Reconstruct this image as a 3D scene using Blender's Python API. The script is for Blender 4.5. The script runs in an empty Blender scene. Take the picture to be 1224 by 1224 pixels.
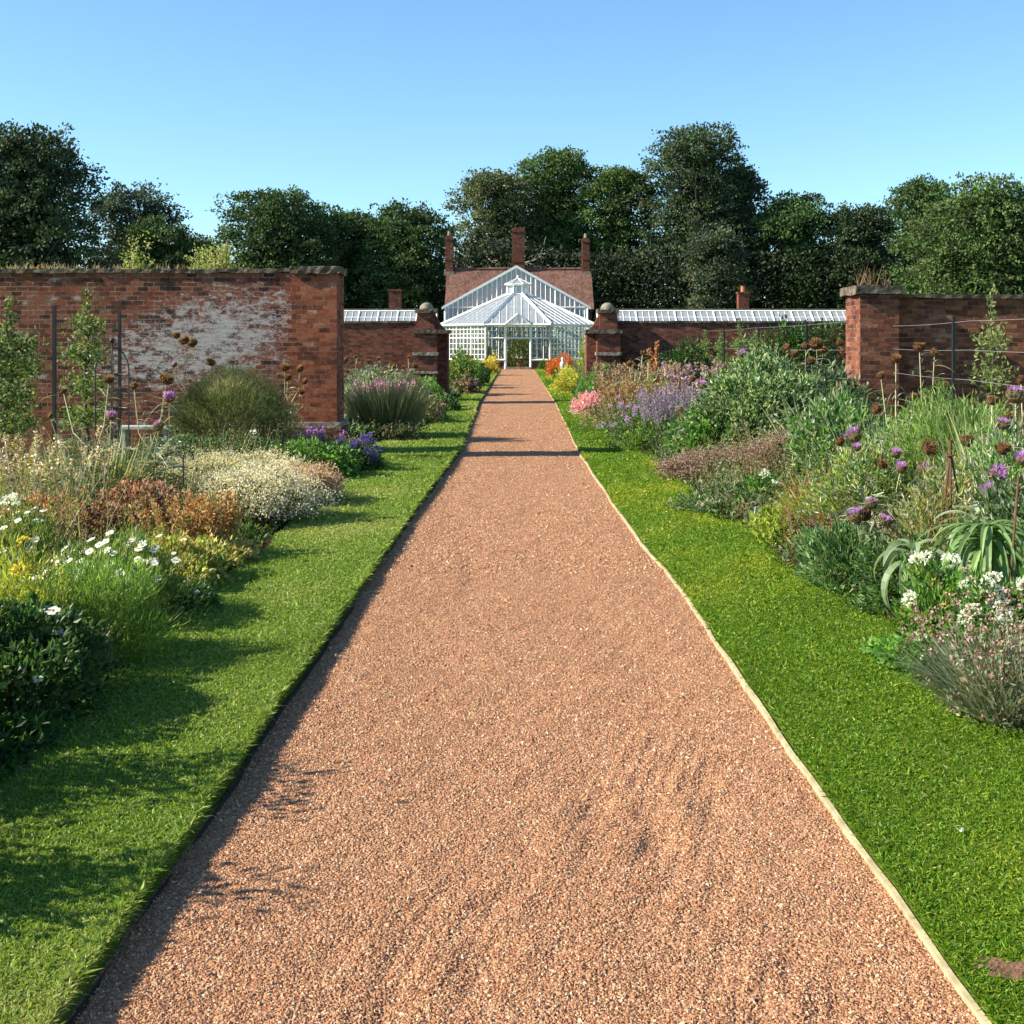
import bpy, math, random
import numpy as np
from mathutils import Vector, Matrix
R = math.radians
rng = np.random.default_rng(11)
random.seed(11)
sc = bpy.context.scene
COL = sc.collection
F_PX, HY, VX, CAMZ = 1500.0, 411.0, 618.0, 1.65

# ------------------------------------------------------------------ helpers
def X(px, d): return (px - VX) / F_PX * d
def Z(py, d): return CAMZ - (py - HY) / F_PX * d
def nrm(a):
    return a / np.maximum(np.linalg.norm(a, axis=-1, keepdims=True), 1e-9)
def rdir(n, up=0.0):
    v = nrm(rng.normal(size=(n, 3))); v[:, 2] += up
    return nrm(v)
def pal(n, cols, jit=0.18, cj=0.06):
    c = np.array(cols, float)[rng.integers(0, len(cols), n)]
    c = c * (1 + rng.uniform(-jit, jit, (n, 1))) * (1 + rng.uniform(-cj, cj, (n, 3)))
    return np.clip(c, 0.003, 0.95)
def lump(seed, freq=3.0, terms=5):
    r = np.random.default_rng(seed)
    K = r.normal(size=(terms, 3)) * freq; ph = r.uniform(0, 6.28, terms)
    return lambda P: np.sin(P @ K.T + ph).mean(axis=1) * 1.6

class Acc:
    """collects geometry (vertices, faces, one colour per face) for ONE mesh"""
    def __init__(s): s.V = []; s.F = []; s.C = []; s.n = 0
    def add(s, V, F, C):
        V = np.asarray(V, float).reshape(-1, 3); F = np.asarray(F, int)
        C = np.asarray(C, float)
        if C.ndim == 1: C = np.repeat(C[None, :], len(F), 0)
        s.V.append(V); s.F.append(F + s.n); s.C.append(C); s.n += len(V)
        return s
    def empty(s): return not s.V
    def mesh(s, name, smooth=False):
        me = bpy.data.meshes.new(name)
        V = np.concatenate(s.V)
        me.vertices.add(len(V)); me.vertices.foreach_set('co', V.astype(np.float32).ravel())
        lv = np.concatenate([f.ravel() for f in s.F])
        sz = np.concatenate([np.full(len(f), f.shape[1]) for f in s.F])
        cf = np.concatenate(s.C)
        me.loops.add(len(lv)); me.loops.foreach_set('vertex_index', lv.astype(np.int32))
        me.polygons.add(len(sz))
        st = np.concatenate([[0], np.cumsum(sz)[:-1]])
        me.polygons.foreach_set('loop_start', st.astype(np.int32))
        me.polygons.foreach_set('use_smooth', np.full(len(sz), smooth))
        at = me.color_attributes.new('Col', 'FLOAT_COLOR', 'CORNER')
        cc = np.ones((len(lv), 4), np.float32); cc[:, :3] = np.repeat(cf, sz, 0)
        at.data.foreach_set('color', cc.ravel())
        me.update(); me.validate()
        return me

def tag(o, label=None, cat=None, group=None, kind=None):
    if label: o['label'] = label
    if cat: o['category'] = cat
    if group: o['group'] = group
    if kind: o['kind'] = kind
    return o
def obj(name, acc, mat, parent=None, smooth=False):
    me = acc.mesh(name, smooth) if isinstance(acc, Acc) else acc
    if mat and not me.materials: me.materials.append(mat)
    o = bpy.data.objects.new(name, me); COL.objects.link(o)
    if parent: o.parent = parent
    return o
def thing(name, label, cat, loc=(0, 0, 0), group=None, rz=0):
    o = bpy.data.objects.new(name, None); COL.objects.link(o)
    o.empty_display_size = 0.1; o.location = loc; o.rotation_euler = (0, 0, rz)
    return tag(o, label, cat, group)
def copy_tree(o, parent=None):
    c = o.copy(); COL.objects.link(c); c.parent = parent
    for ch in list(o.children): copy_tree(ch, c)
    return c

BOXF = np.array([[0, 1, 3, 2], [4, 6, 7, 5], [0, 4, 5, 1], [2, 3, 7, 6], [0, 2, 6, 4], [1, 5, 7, 3]])
def box(a, x0, x1, y0, y1, z0, z1, col=(.8, .8, .8)):
    V = [(x, y, z) for x in (x0, x1) for y in (y0, y1) for z in (z0, z1)]
    return a.add(V, BOXF, col)
def rough_box(a, x0, x1, y0, y1, z0, z1, res=.12, amp=.012, col=(.5, .5, .5), seed=0):
    """box with subdivided faces whose points wander a little: worn stone"""
    f = lump(seed + 5, 9.0, 7); g = lump(seed + 9, 23.0, 7)
    n = [max(1, int(round((b - c) / res))) for b, c in ((x1, x0), (y1, y0), (z1, z0))]
    lo = np.array([x0, y0, z0]); hi = np.array([x1, y1, z1]); ce = (lo + hi) / 2
    for ax in range(3):
        u, v = [i for i in range(3) if i != ax]
        for side in (0, 1):
            U, W = np.meshgrid(np.linspace(0, 1, n[u] + 1), np.linspace(0, 1, n[v] + 1), indexing='ij')
            P = np.zeros((U.size, 3)); P[:, u] = lo[u] + U.ravel() * (hi[u] - lo[u]); P[:, v] = lo[v] + W.ravel() * (hi[v] - lo[v])
            P[:, ax] = (lo, hi)[side][ax]
            d = np.stack([f(P), g(P[:, [1, 2, 0]]), f(P[:, [2, 0, 1]])], 1) * amp
            P = P + d
            m = n[v] + 1
            i, j = np.meshgrid(np.arange(n[u]), np.arange(n[v]), indexing='ij'); b = (i * m + j).ravel()
            F = np.stack([b, b + m, b + m + 1, b + 1], 1)
            if (side == 0) ^ (ax == 1): F = F[:, ::-1]
            a.add(P, F, col)
    return a
def prism(a, poly, y0, y1, col):
    """polygon in x,z pushed from y0 to y1"""
    n = len(poly)
    V = [(x, y0, z) for x, z in poly] + [(x, y1, z) for x, z in poly]
    a.add(V, [list(range(n))], col); a.add(V, [list(range(2 * n - 1, n - 1, -1))], col)
    a.add(V, [[i, i + n, (i + 1) % n + n, (i + 1) % n] for i in range(n)], col)
def tubes(a, P, Rr, C, sides=4):
    """P (n,k,3) centre lines, Rr (n,k) radii, C (n,3)"""
    P = np.asarray(P, float); Rr = np.asarray(Rr, float); n, k, _ = P.shape
    T = nrm(np.gradient(P, axis=1)); ref = np.where(np.abs(T[..., 2:3]) > .9, [1., 0, 0], [0, 0, 1.])
    S = nrm(np.cross(T, ref)); B = np.cross(T, S)
    an = np.arange(sides) / sides * 2 * math.pi
    V = P[:, :, None] + (S[:, :, None] * np.cos(an)[:, None] + B[:, :, None] * np.sin(an)[:, None]) * Rr[:, :, None, None]
    i, j, s = np.meshgrid(np.arange(n), np.arange(k - 1), np.arange(sides), indexing='ij')
    b = (i * k + j) * sides; s2 = (s + 1) % sides
    F = np.stack([b + s, b + s2, b + sides + s2, b + sides + s], -1).reshape(-1, 4)
    return a.add(V.reshape(-1, 3), F, np.repeat(np.asarray(C, float), (k - 1) * sides, 0))
def tube1(a, pts, rad, col, sides=6):
    rad = np.full(len(pts), rad) if np.isscalar(rad) else np.array(rad)
    return tubes(a, np.array(pts, float)[None], rad[None], np.array([col], float), sides)
def leaves(a, P, D, L, W, C, curl=.15):
    n = len(P); D = nrm(D); S = nrm(np.cross(D, rng.normal(size=(n, 3)))); N = np.cross(D, S)
    L = np.broadcast_to(L, n)[:, None]; W = np.broadcast_to(W, n)[:, None]
    m = P + D * L * .45
    V = np.stack([P, m + S * W / 2 + N * W * curl, P + D * L - N * L * curl * .5, m - S * W / 2 + N * W * curl], 1)
    F = np.arange(n * 4).reshape(n, 4)
    return a.add(V.reshape(-1, 3), F, C)
def straps(a, P, D, L, W, C, droop=.5, k=4, fold=0.0, wob=0.0):
    """long leaves: base point, start direction, length, width; they bend down under their weight"""
    n = len(P); D = nrm(D); L = np.broadcast_to(L, n); W = np.broadcast_to(W, n); droop = np.broadcast_to(droop, n)
    s = np.linspace(0, 1, k + 1)
    cen = P[:, None] + D[:, None] * (L[:, None] * s)[..., None]
    cen[..., 2] -= droop[:, None] * L[:, None] * s ** 2
    if wob: cen += (rng.normal(size=(n, 1, 3)) * (L[:, None] * np.sin(s * 3.1))[..., None]) * wob
    S = np.cross(D, [0, 0, 1.]); S = nrm(S + rng.normal(size=(n, 3)) * .35)
    w = (np.minimum(1, .35 + 2.2 * s) * (1 - s ** 2.2) + .02)
    off = S[:, None] * (W[:, None] * w / 2)[..., None]
    V = np.stack([cen - off, cen + off], 2)
    i, j = np.meshgrid(np.arange(n), np.arange(k), indexing='ij'); b = (i * (k + 1) + j).ravel() * 2
    F = np.stack([b, b + 1, b + 3, b + 2], 1)
    return a.add(V.reshape(-1, 3), F, np.repeat(C, k, 0))
def ball(a, c, r, col, seg=10, rings=6, sq=(1, 1, 1), lo=0.0):
    th = np.linspace(math.pi * (1 - lo), 0, rings + 1)
    V = []; 
    for t in th:
        for s in range(seg):
            p = 2 * math.pi * s / seg
            V.append((c[0] + r * sq[0] * math.sin(t) * math.cos(p), c[1] + r * sq[1] * math.sin(t) * math.sin(p), c[2] + r * sq[2] * math.cos(t)))
    F = [[i * seg + s, i * seg + (s + 1) % seg, (i + 1) * seg + (s + 1) % seg, (i + 1) * seg + s] for i in range(rings) for s in range(seg)]
    return a.add(V, F, col)
def lathe(a, c, prof, col, seg=12):
    V = [(c[0] + r * math.cos(2 * math.pi * s / seg), c[1] + r * math.sin(2 * math.pi * s / seg), c[2] + z) for r, z in prof for s in range(seg)]
    F = [[i * seg + s, i * seg + (s + 1) % seg, (i + 1) * seg + (s + 1) % seg, (i + 1) * seg + s] for i in range(len(prof) - 1) for s in range(seg)]
    return a.add(V, F, col)

# ------------------------------------------------------------------ materials
def newmat(name):
    m = bpy.data.materials.new(name); m.use_nodes = True; nt = m.node_tree
    for n in list(nt.nodes):
        if n.type != 'OUTPUT_MATERIAL': nt.nodes.remove(n)
    return m, nt, [n for n in nt.nodes if n.type == 'OUTPUT_MATERIAL'][0]
def N(nt, t, **k):
    n = nt.nodes.new(t)
    for a, v in k.items():
        if a in n.inputs.keys() if isinstance(a, str) else False: n.inputs[a].default_value = v
        else: setattr(n, a, v)
    return n
def mth(nt, op, a, b=None):
    n = nt.nodes.new('ShaderNodeMath'); n.operation = op
    for i, v in ((0, a), (1, b)):
        if v is None: continue
        if isinstance(v, (int, float)): n.inputs[i].default_value = v
        else: nt.links.new(v, n.inputs[i])
    return n.outputs[0]
def ramp(nt, fac, stops, interp='LINEAR'):
    n = nt.nodes.new('ShaderNodeValToRGB'); n.color_ramp.interpolation = interp
    e = n.color_ramp.elements
    while len(e) > 1: e.remove(e[-1])
    e[0].position = stops[0][0]; e[0].color = (*stops[0][1], 1)
    for p, c in stops[1:]:
        q = e.new(p); q.color = (*c, 1)
    nt.links.new(fac, n.inputs[0]); return n.outputs[0]
def mixc(nt, fac, a, b, mode='MIX'):
    n = nt.nodes.new('ShaderNodeMix'); n.data_type = 'RGBA'; n.blend_type = mode
    for i, v in ((0, fac), (6, a), (7, b)):
        if isinstance(v, (int, float)): n.inputs[i].default_value = v
        elif isinstance(v, tuple): n.inputs[i].default_value = (*v, 1)
        else: nt.links.new(v, n.inputs[i])
    return n.outputs[2]
def noise(nt, vec, scale, detail=4, rough=.55, dist=0):
    n = nt.nodes.new('ShaderNodeTexNoise'); n.inputs['Scale'].default_value = scale
    n.inputs['Detail'].default_value = detail; n.inputs['Roughness'].default_value = rough; n.inputs['Distortion'].default_value = dist
    if vec is not None: nt.links.new(vec, n.inputs['Vector'])
    return n.outputs['Fac']
def pos(nt): return nt.nodes.new('ShaderNodeNewGeometry').outputs['Position']
def scaled(nt, v, s):
    n = nt.nodes.new('ShaderNodeMapping'); n.inputs['Scale'].default_value = s; nt.links.new(v, n.inputs[0]); return n.outputs[0]
def bump(nt, h, strength=.5, dist=.01, nin=None):
    n = nt.nodes.new('ShaderNodeBump'); n.inputs['Strength'].default_value = strength; n.inputs['Distance'].default_value = dist
    nt.links.new(h, n.inputs['Height'])
    if nin is not None: nt.links.new(nin, n.inputs['Normal'])
    return n.outputs[0]
def bsdf(nt, out, col, rough=.8, spec=.3, nrm_=None):
    b = nt.nodes.new('ShaderNodeBsdfPrincipled')
    b.inputs['Roughness'].default_value = rough; b.inputs['Specular IOR Level'].default_value = spec
    if isinstance(col, tuple): b.inputs['Base Color'].default_value = (*col, 1)
    else: nt.links.new(col, b.inputs['Base Color'])
    if nrm_ is not None: nt.links.new(nrm_, b.inputs['Normal'])
    if out is not None: nt.links.new(b.outputs[0], out.inputs[0])
    return b

def leaf_material(name, trans=.3, rough=.5, spec=.35):
    m, nt, out = newmat(name)
    c = nt.nodes.new('ShaderNodeAttribute'); c.attribute_name = 'Col'
    b = bsdf(nt, None, c.outputs['Color'], rough, spec)
    t = nt.nodes.new('ShaderNodeBsdfTranslucent')
    br = mixc(nt, 1.0, c.outputs['Color'], (1.25, 1.3, .8), 'MULTIPLY'); nt.links.new(br, t.inputs[0])
    mx = nt.nodes.new('ShaderNodeMixShader'); mx.inputs[0].default_value = trans
    nt.links.new(b.outputs[0], mx.inputs[1]); nt.links.new(t.outputs[0], mx.inputs[2]); nt.links.new(mx.outputs[0], out.inputs[0])
    return m
LEAF = leaf_material('leaf', .38)
TREELEAF = leaf_material('tree_leaf', .22, .6, .25)
GRASSM = leaf_material('grass_blade', .35, .5, .3)
PETAL = leaf_material('petal', .42, .7, .15)
DRY = leaf_material('dry_stem', .08, .85, .1)

def paint(name, col, rough=.4, spec=.4, bmp=.1, dirt=None):
    m, nt, out = newmat(name); p = pos(nt)
    h = noise(nt, p, 14, 5)
    c = mixc(nt, ramp(nt, h, [(.35, (0, 0, 0)), (.75, (1, 1, 1))]), col, tuple(dirt or [x * .8 for x in col]))
    bsdf(nt, out, c, rough, spec, bump(nt, h, bmp, .01)); return m
WHITE = paint('white_paint', (.8, .81, .79), .5, .4, .2, (.56, .56, .52))
STONE_P = pos
def stone(name, c1, c2, c3, sc_=9):
    m, nt, out = newmat(name); p = pos(nt)
    a = noise(nt, p, sc_, 8, .65); b = noise(nt, p, sc_ * 5, 4)
    c = ramp(nt, a, [(.3, c1), (.5, c2), (.68, c3)])
    c = mixc(nt, .5, c, ramp(nt, b, [(.35, (.45, .45, .45)), (.7, (1, 1, 1))]), 'MULTIPLY')
    h = mth(nt, 'ADD', a, mth(nt, 'MULTIPLY', b, .4))
    bsdf(nt, out, c, .92, .1, bump(nt, h, .9, .03)); return m
COPING = stone('lichened_stone', (.045, .036, .028), (.12, .10, .075), (.26, .23, .17))
PALESTONE = stone('pale_stone', (.14, .12, .09), (.27, .24, .18), (.42, .38, .3))
def brick(name, ramp_cols, mortar=(.30, .25, .20), white=None, soot=.5):
    m, nt, out = newmat(name)
    g = nt.nodes.new('ShaderNodeNewGeometry'); s = nt.nodes.new('ShaderNodeSeparateXYZ'); nt.links.new(g.outputs['Position'], s.inputs[0])
    sn = nt.nodes.new('ShaderNodeSeparateXYZ'); nt.links.new(g.outputs['True Normal'], sn.inputs[0])
    isx = mth(nt, 'GREATER_THAN', mth(nt, 'ABSOLUTE', sn.outputs[0]), .6)
    dxy = mth(nt, 'SUBTRACT', s.outputs[1], s.outputs[0])
    u = mth(nt, 'ADD', s.outputs[0], mth(nt, 'MULTIPLY', isx, dxy))
    wv = mth(nt, 'MULTIPLY', mth(nt, 'SUBTRACT', noise(nt, g.outputs['Position'], 2.2, 3), .5), .03)
    v = mth(nt, 'DIVIDE', mth(nt, 'ADD', s.outputs[2], wv), .067)
    row = mth(nt, 'FLOOR', v)
    u2 = mth(nt, 'ADD', mth(nt, 'DIVIDE', mth(nt, 'ADD', u, wv), .16), mth(nt, 'MULTIPLY', row, .5137))
    cl = mth(nt, 'FLOOR', u2)
    fu = mth(nt, 'SUBTRACT', u2, cl); fv = mth(nt, 'SUBTRACT', v, row)
    cv = nt.nodes.new('ShaderNodeCombineXYZ'); nt.links.new(cl, cv.inputs[0]); nt.links.new(row, cv.inputs[1])
    wn = nt.nodes.new('ShaderNodeTexWhiteNoise'); wn.noise_dimensions = '2D'; nt.links.new(cv.outputs[0], wn.inputs['Vector'])
    big = noise(nt, g.outputs['Position'], 1.1, 6, .7)
    med = noise(nt, g.outputs['Position'], 9, 5, .7)
    key = mth(nt, 'ADD', mth(nt, 'MULTIPLY', wn.outputs[0], .62), mth(nt, 'MULTIPLY', mth(nt, 'SUBTRACT', big, .5), .9)); key = mth(nt, 'ADD', key, mth(nt, 'MULTIPLY', mth(nt, 'SUBTRACT', med, .4), .75))
    key = mth(nt, 'ADD', key, .12)
    c = ramp(nt, key, ramp_cols)
    fine = noise(nt, g.outputs['Position'], 45, 4, .7)
    c = mixc(nt, .7, c, ramp(nt, fine, [(.3, (.55, .55, .55)), (.7, (1.25, 1.25, 1.25))]), 'MULTIPLY')
    # mortar joints, worn unevenly
    eu = mth(nt, 'MINIMUM', fu, mth(nt, 'SUBTRACT', 1.0, fu)); ev = mth(nt, 'MINIMUM', fv, mth(nt, 'SUBTRACT', 1.0, fv))
    rag = mth(nt, 'MULTIPLY', mth(nt, 'SUBTRACT', noise(nt, g.outputs['Position'], 28, 3), .5), .16)
    mu = mth(nt, 'LESS_THAN', mth(nt, 'ADD', eu, mth(nt, 'MULTIPLY', rag, .4)), .028); mv = mth(nt, 'LESS_THAN', mth(nt, 'ADD', ev, rag), .085)
    mo = mth(nt, 'MAXIMUM', mu, mv)
    pit = ramp(nt, noise(nt, g.outputs['Position'], 6, 3), [(.45, mortar), (.62, tuple(x * .35 for x in mortar))])
    c = mixc(nt, mth(nt, 'MULTIPLY', mo, ramp(nt, med, [(.3, (.25, .25, .25)), (.6, (.9, .9, .9))])), c, pit)
    if white:
        # limewash left on part of the wall
        cx, cz, rx, rz = white
        dx = mth(nt, 'DIVIDE', mth(nt, 'SUBTRACT', s.outputs[0], cx), rx); dz = mth(nt, 'DIVIDE', mth(nt, 'SUBTRACT', s.outputs[2], cz), rz)
        dx2 = mth(nt, 'ADD', dx, mth(nt, 'MULTIPLY', dz, -.55))
        rr = mth(nt, 'ADD', mth(nt, 'MULTIPLY', dx2, dx2), mth(nt, 'MULTIPLY', dz, dz))
        ms = mth(nt, 'SUBTRACT', .50, mth(nt, 'MULTIPLY', rr, .17))
        ms = mth(nt, 'MAXIMUM', ms, .30)
        pn = mth(nt, 'ADD', mth(nt, 'MULTIPLY', noise(nt, scaled(nt, g.outputs['Position'], (1, 1, 2.2)), 6.5, 10, .9), .96), mth(nt, 'MULTIPLY', wn.outputs[0], .05))
        k = ramp(nt, mth(nt, 'ADD', pn, ms), [(.95, (0, 0, 0)), (1.02, (1, 1, 1))])
        c = mixc(nt, mth(nt, 'MULTIPLY', k, .85), c, (.46, .44, .43))
    h = mth(nt, 'ADD', mth(nt, 'MULTIPLY', mth(nt, 'SUBTRACT', 1.0, mo), .6), mth(nt, 'MULTIPLY', wn.outputs[0], .45))
    h = mth(nt, 'ADD', h, mth(nt, 'MULTIPLY', fine, .55))
    bsdf(nt, out, c, .95, .08, bump(nt, h, 1.0, .03)); return m
OLD = [(.0, (.02, .014, .014)), (.18, (.05, .028, .024)), (.34, (.12, .042, .03)), (.55, (.19, .06, .036)), (.7, (.24, .078, .042)), (.82, (.16, .09, .075)), (.92, (.34, .27, .23))]
BRICK_L = brick('old_red_brick', OLD, white=(-4.6, 1.7, 1.9, 1.1))
BRICK_R = brick('dark_red_brick', [(.0, (.02, .014, .014)), (.2, (.085, .035, .028)), (.5, (.17, .06, .038)), (.78, (.25, .095, .055)), (.95, (.33, .2, .14))], (.22, .17, .13))
BRICK_F = brick('far_red_brick', [(.0, (.04, .022, .02)), (.25, (.10, .04, .03)), (.55, (.18, .062, .04)), (.85, (.25, .095, .06)), (1, (.34, .2, .15))], (.22, .17, .13))
PIERB = brick('pier_brick', [(.0, (.04, .02, .015)), (.22, (.12, .042, .026)), (.5, (.26, .078, .04)), (.8, (.34, .12, .058)), (.95, (.36, .27, .21))], (.25, .19, .15))
def tile_mat():
    m, nt, out = newmat('clay_tile'); p = pos(nt); s = nt.nodes.new('ShaderNodeSeparateXYZ'); nt.links.new(p, s.inputs[0])
    r = mth(nt, 'FLOOR', mth(nt, 'MULTIPLY', s.outputs[2], 7)); cxx = mth(nt, 'FLOOR', mth(nt, 'ADD', mth(nt, 'MULTIPLY', s.outputs[0], 6), mth(nt, 'MULTIPLY', r, .5)))
    cv = nt.nodes.new('ShaderNodeCombineXYZ'); nt.links.new(cxx, cv.inputs[0]); nt.links.new(r, cv.inputs[1])
    wn = nt.nodes.new('ShaderNodeTexWhiteNoise'); wn.noise_dimensions = '2D'; nt.links.new(cv.outputs[0], wn.inputs['Vector'])
    k = mth(nt, 'ADD', mth(nt, 'MULTIPLY', wn.outputs[0], .4), mth(nt, 'MULTIPLY', noise(nt, p, .8, 5), .6))
    c = ramp(nt, k, [(.2, (.085, .045, .036)), (.5, (.15, .08, .06)), (.8, (.21, .12, .09))])
    bsdf(nt, out, c, .9, .1, bump(nt, mth(nt, 'FRACT', mth(nt, 'MULTIPLY', s.outputs[2], 7)), .6, .03)); return m
TILE = tile_mat()
def glass_mat(name, milky, tint=(.75, .82, .86), rough=.08):
    m, nt, out = newmat(name)
    tr = nt.nodes.new('ShaderNodeBsdfTransparent'); tr.inputs[0].default_value = (.85, .9, .88, 1)
    b = bsdf(nt, None, tint, rough, .6)
    n_ = noise(nt, pos(nt), 1.7, 4)
    f = mth(nt, 'ADD', milky - .12, mth(nt, 'MULTIPLY', n_, .24))
    mx = nt.nodes.new('ShaderNodeMixShader'); nt.links.new(f, mx.inputs[0])
    nt.links.new(tr.outputs[0], mx.inputs[1]); nt.links.new(b.outputs[0], mx.inputs[2])
    nt.links.new(bump(nt, n_, .25, .05), b.inputs['Normal']); nt.links.new(mx.outputs[0], out.inputs[0]); return m
GLASS = glass_mat('window_glass', .16, (.35, .4, .43)); GABLEGLASS = glass_mat('hazy_gable_glass', .66, (.30, .36, .40)); ROOFGLASS = glass_mat('pale_roof_glass', .5, (.48, .52, .57), .18)  # roof panes mix a pale diffuse colour with transparency
IRON = paint('black_iron', (.015, .015, .017), .5, .4)
GALV = paint('galvanised_wire', (.28, .28, .27), .4, .5)
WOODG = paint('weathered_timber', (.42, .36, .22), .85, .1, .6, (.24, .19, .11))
DARKWOOD = paint('shade_painted_timber', (.06, .045, .03), .9, .1, .6)  # left edging timber, its shade painted in as a near-black colour
CANE = paint('brown_cane', (.13, .07, .04), .8, .1, .5)
TERRA = paint('terracotta', (.45, .17, .08), .8, .15, .3)
BARK = stone('bark', (.05, .04, .03), (.10, .085, .065), (.17, .14, .11), 6)
PALEBARK = stone('pale_bark', (.25, .21, .16), (.38, .33, .25), (.5, .44, .34), 6)
GREYWOOD = paint('grey_board', (.42, .43, .42), .7, .2, .4)

def soil_mat():
    m, nt, out = newmat('soil'); p = pos(nt); a = noise(nt, p, 18, 8, .7)
    bsdf(nt, out, ramp(nt, a, [(.3, (.02, .014, .009)), (.6, (.07, .045, .028)), (.75, (.12, .08, .05))]), .95, .05, bump(nt, a, 1, .05)); return m
SOIL = soil_mat()
def lawn_mat():
    m, nt, out = newmat('lawn_turf'); p = pos(nt)
    a = noise(nt, p, .9, 5, .65); b = noise(nt, p, 70, 4, .8); b2 = noise(nt, scaled(nt, p, (1, .5, 1)), 9, 5, .7)
    c = ramp(nt, mth(nt, 'ADD', mth(nt, 'MULTIPLY', a, .5), mth(nt, 'MULTIPLY', b2, .5)), [(.32, (.06, .13, .012)), (.5, (.12, .21, .02)), (.64, (.2, .27, .04)), (.78, (.28, .28, .07))])
    c = mixc(nt, .8, c, ramp(nt, b, [(.3, (.35, .38, .3)), (.7, (1.35, 1.3, 1.3))]), 'MULTIPLY')
    bsdf(nt, out, c, .9, .1, bump(nt, mth(nt, 'ADD', b, mth(nt, 'MULTIPLY', b2, .5)), 1, .04)); return m
LAWN = lawn_mat()
def gravel_mat():
    m, nt, out = newmat('gravel'); p = pos(nt)
    def vor(scale):
        v = nt.nodes.new('ShaderNodeTexVoronoi'); v.inputs['Scale'].default_value = scale; nt.links.new(p, v.inputs['Vector'])
        s = nt.nodes.new('ShaderNodeSeparateColor'); nt.links.new(v.outputs['Color'], s.inputs[0]); return v.outputs['Distance'], s.outputs[0], s.outputs[1]
    d1, r1, r1b = vor(95); d2, r2, _ = vor(38)
    big = noise(nt, scaled(nt, p, (1, .35, 1)), 1.6, 6, .7)
    k = mth(nt, 'ADD', mth(nt, 'MULTIPLY', r1, .62), mth(nt, 'MULTIPLY', r2, .16)); k = mth(nt, 'ADD', k, mth(nt, 'MULTIPLY', big, .3))
    c = ramp(nt, k, [(.10, (.12, .055, .028)), (.30, (.25, .118, .056)), (.52, (.36, .18, .094)), (.75, (.42, .235, .126)), (.97, (.52, .35, .22))])
    ft = noise(nt, scaled(nt, p, (1, .6, 1)), 5.5, 3, .6)
    h = mth(nt, 'SUBTRACT', mth(nt, 'MULTIPLY', r1b, .5), d1)
    n1 = bump(nt, ft, .55, .06)
    bsdf(nt, out, c, .85, .15, bump(nt, h, .95, .009, n1)); return m
GRAVEL = gravel_mat()
def field_mat():
    m, nt, out = newmat('field_grass'); p = pos(nt); a = noise(nt, p, .6, 6, .7); b = noise(nt, p, 25, 4)
    c = ramp(nt, a, [(.3, (.11, .17, .02)), (.6, (.22, .25, .04)), (.8, (.28, .27, .07))]); c = mixc(nt, .6, c, ramp(nt, b, [(.3, (.5, .5, .5)), (.7, (1.2, 1.2, 1.2))]), 'MULTIPLY')
    bsdf(nt, out, c, .9, .1, bump(nt, b, .8, .05)); return m
FIELD = field_mat()
def stonecol():
    m, nt, out = newmat('pebble'); c = nt.nodes.new('ShaderNodeAttribute'); c.attribute_name = 'Col'
    bsdf(nt, out, c.outputs['Color'], .75, .25); return m
PEBBLE = stonecol()

# ------------------------------------------------------------------ camera, light, sky
cam = bpy.data.cameras.new('camera'); cam.sensor_width = 36; cam.lens = 36 * F_PX / 1224
cam.shift_x = -(VX - 612) / 1224; cam.shift_y = -(612 - HY) / 1224; cam.clip_end = 2000; cam.clip_start = .05
co = bpy.data.objects.new('camera', cam); co.location = (0, 0, CAMZ); co.rotation_euler = (R(90), 0, 0); COL.objects.link(co); sc.camera = co
SUN_EL, SUN_AZ = 33.0, 7.0      # azimuth: degrees from straight left (-x) towards the camera's side
sdir = Vector((-math.cos(R(SUN_EL)) * math.cos(R(SUN_AZ)), -math.cos(R(SUN_EL)) * math.sin(R(SUN_AZ)), math.sin(R(SUN_EL))))
sl = bpy.data.lights.new('sun', 'SUN'); sl.energy = 5.0; sl.angle = R(.55); sl.color = (1, .90, .74)
so = bpy.data.objects.new('sun', sl); so.rotation_euler = sdir.to_track_quat('Z', 'Y').to_euler(); so.location = (-20, 0, 30); COL.objects.link(so)
w = bpy.data.worlds.new('World'); sc.world = w; w.use_nodes = True; nt = w.node_tree
sky = nt.nodes.new('ShaderNodeTexSky'); sky.sky_type = 'NISHITA'; sky.sun_disc = False
sky.sun_elevation = R(SUN_EL); sky.sun_rotation = R(-90 - SUN_AZ); sky.altitude = 0; sky.air_density = 1.0; sky.dust_density = .1; sky.ozone_density = 3.5
bg = [n for n in nt.nodes if n.type == 'BACKGROUND'][0]; nt.links.new(mixc(nt, 1.0, sky.outputs[0], (.85, 1.03, 1.09), 'MULTIPLY'), bg.inputs[0]); bg.inputs[1].default_value = .085
sc.view_settings.view_transform = 'Standard'; sc.view_settings.look = 'None'; sc.view_settings.exposure = 1.25; sc.view_settings.gamma = 1
sc.cycles.max_bounces = 6; sc.cycles.transparent_max_bounces = 12; sc.cycles.diffuse_bounces = 3

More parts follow.
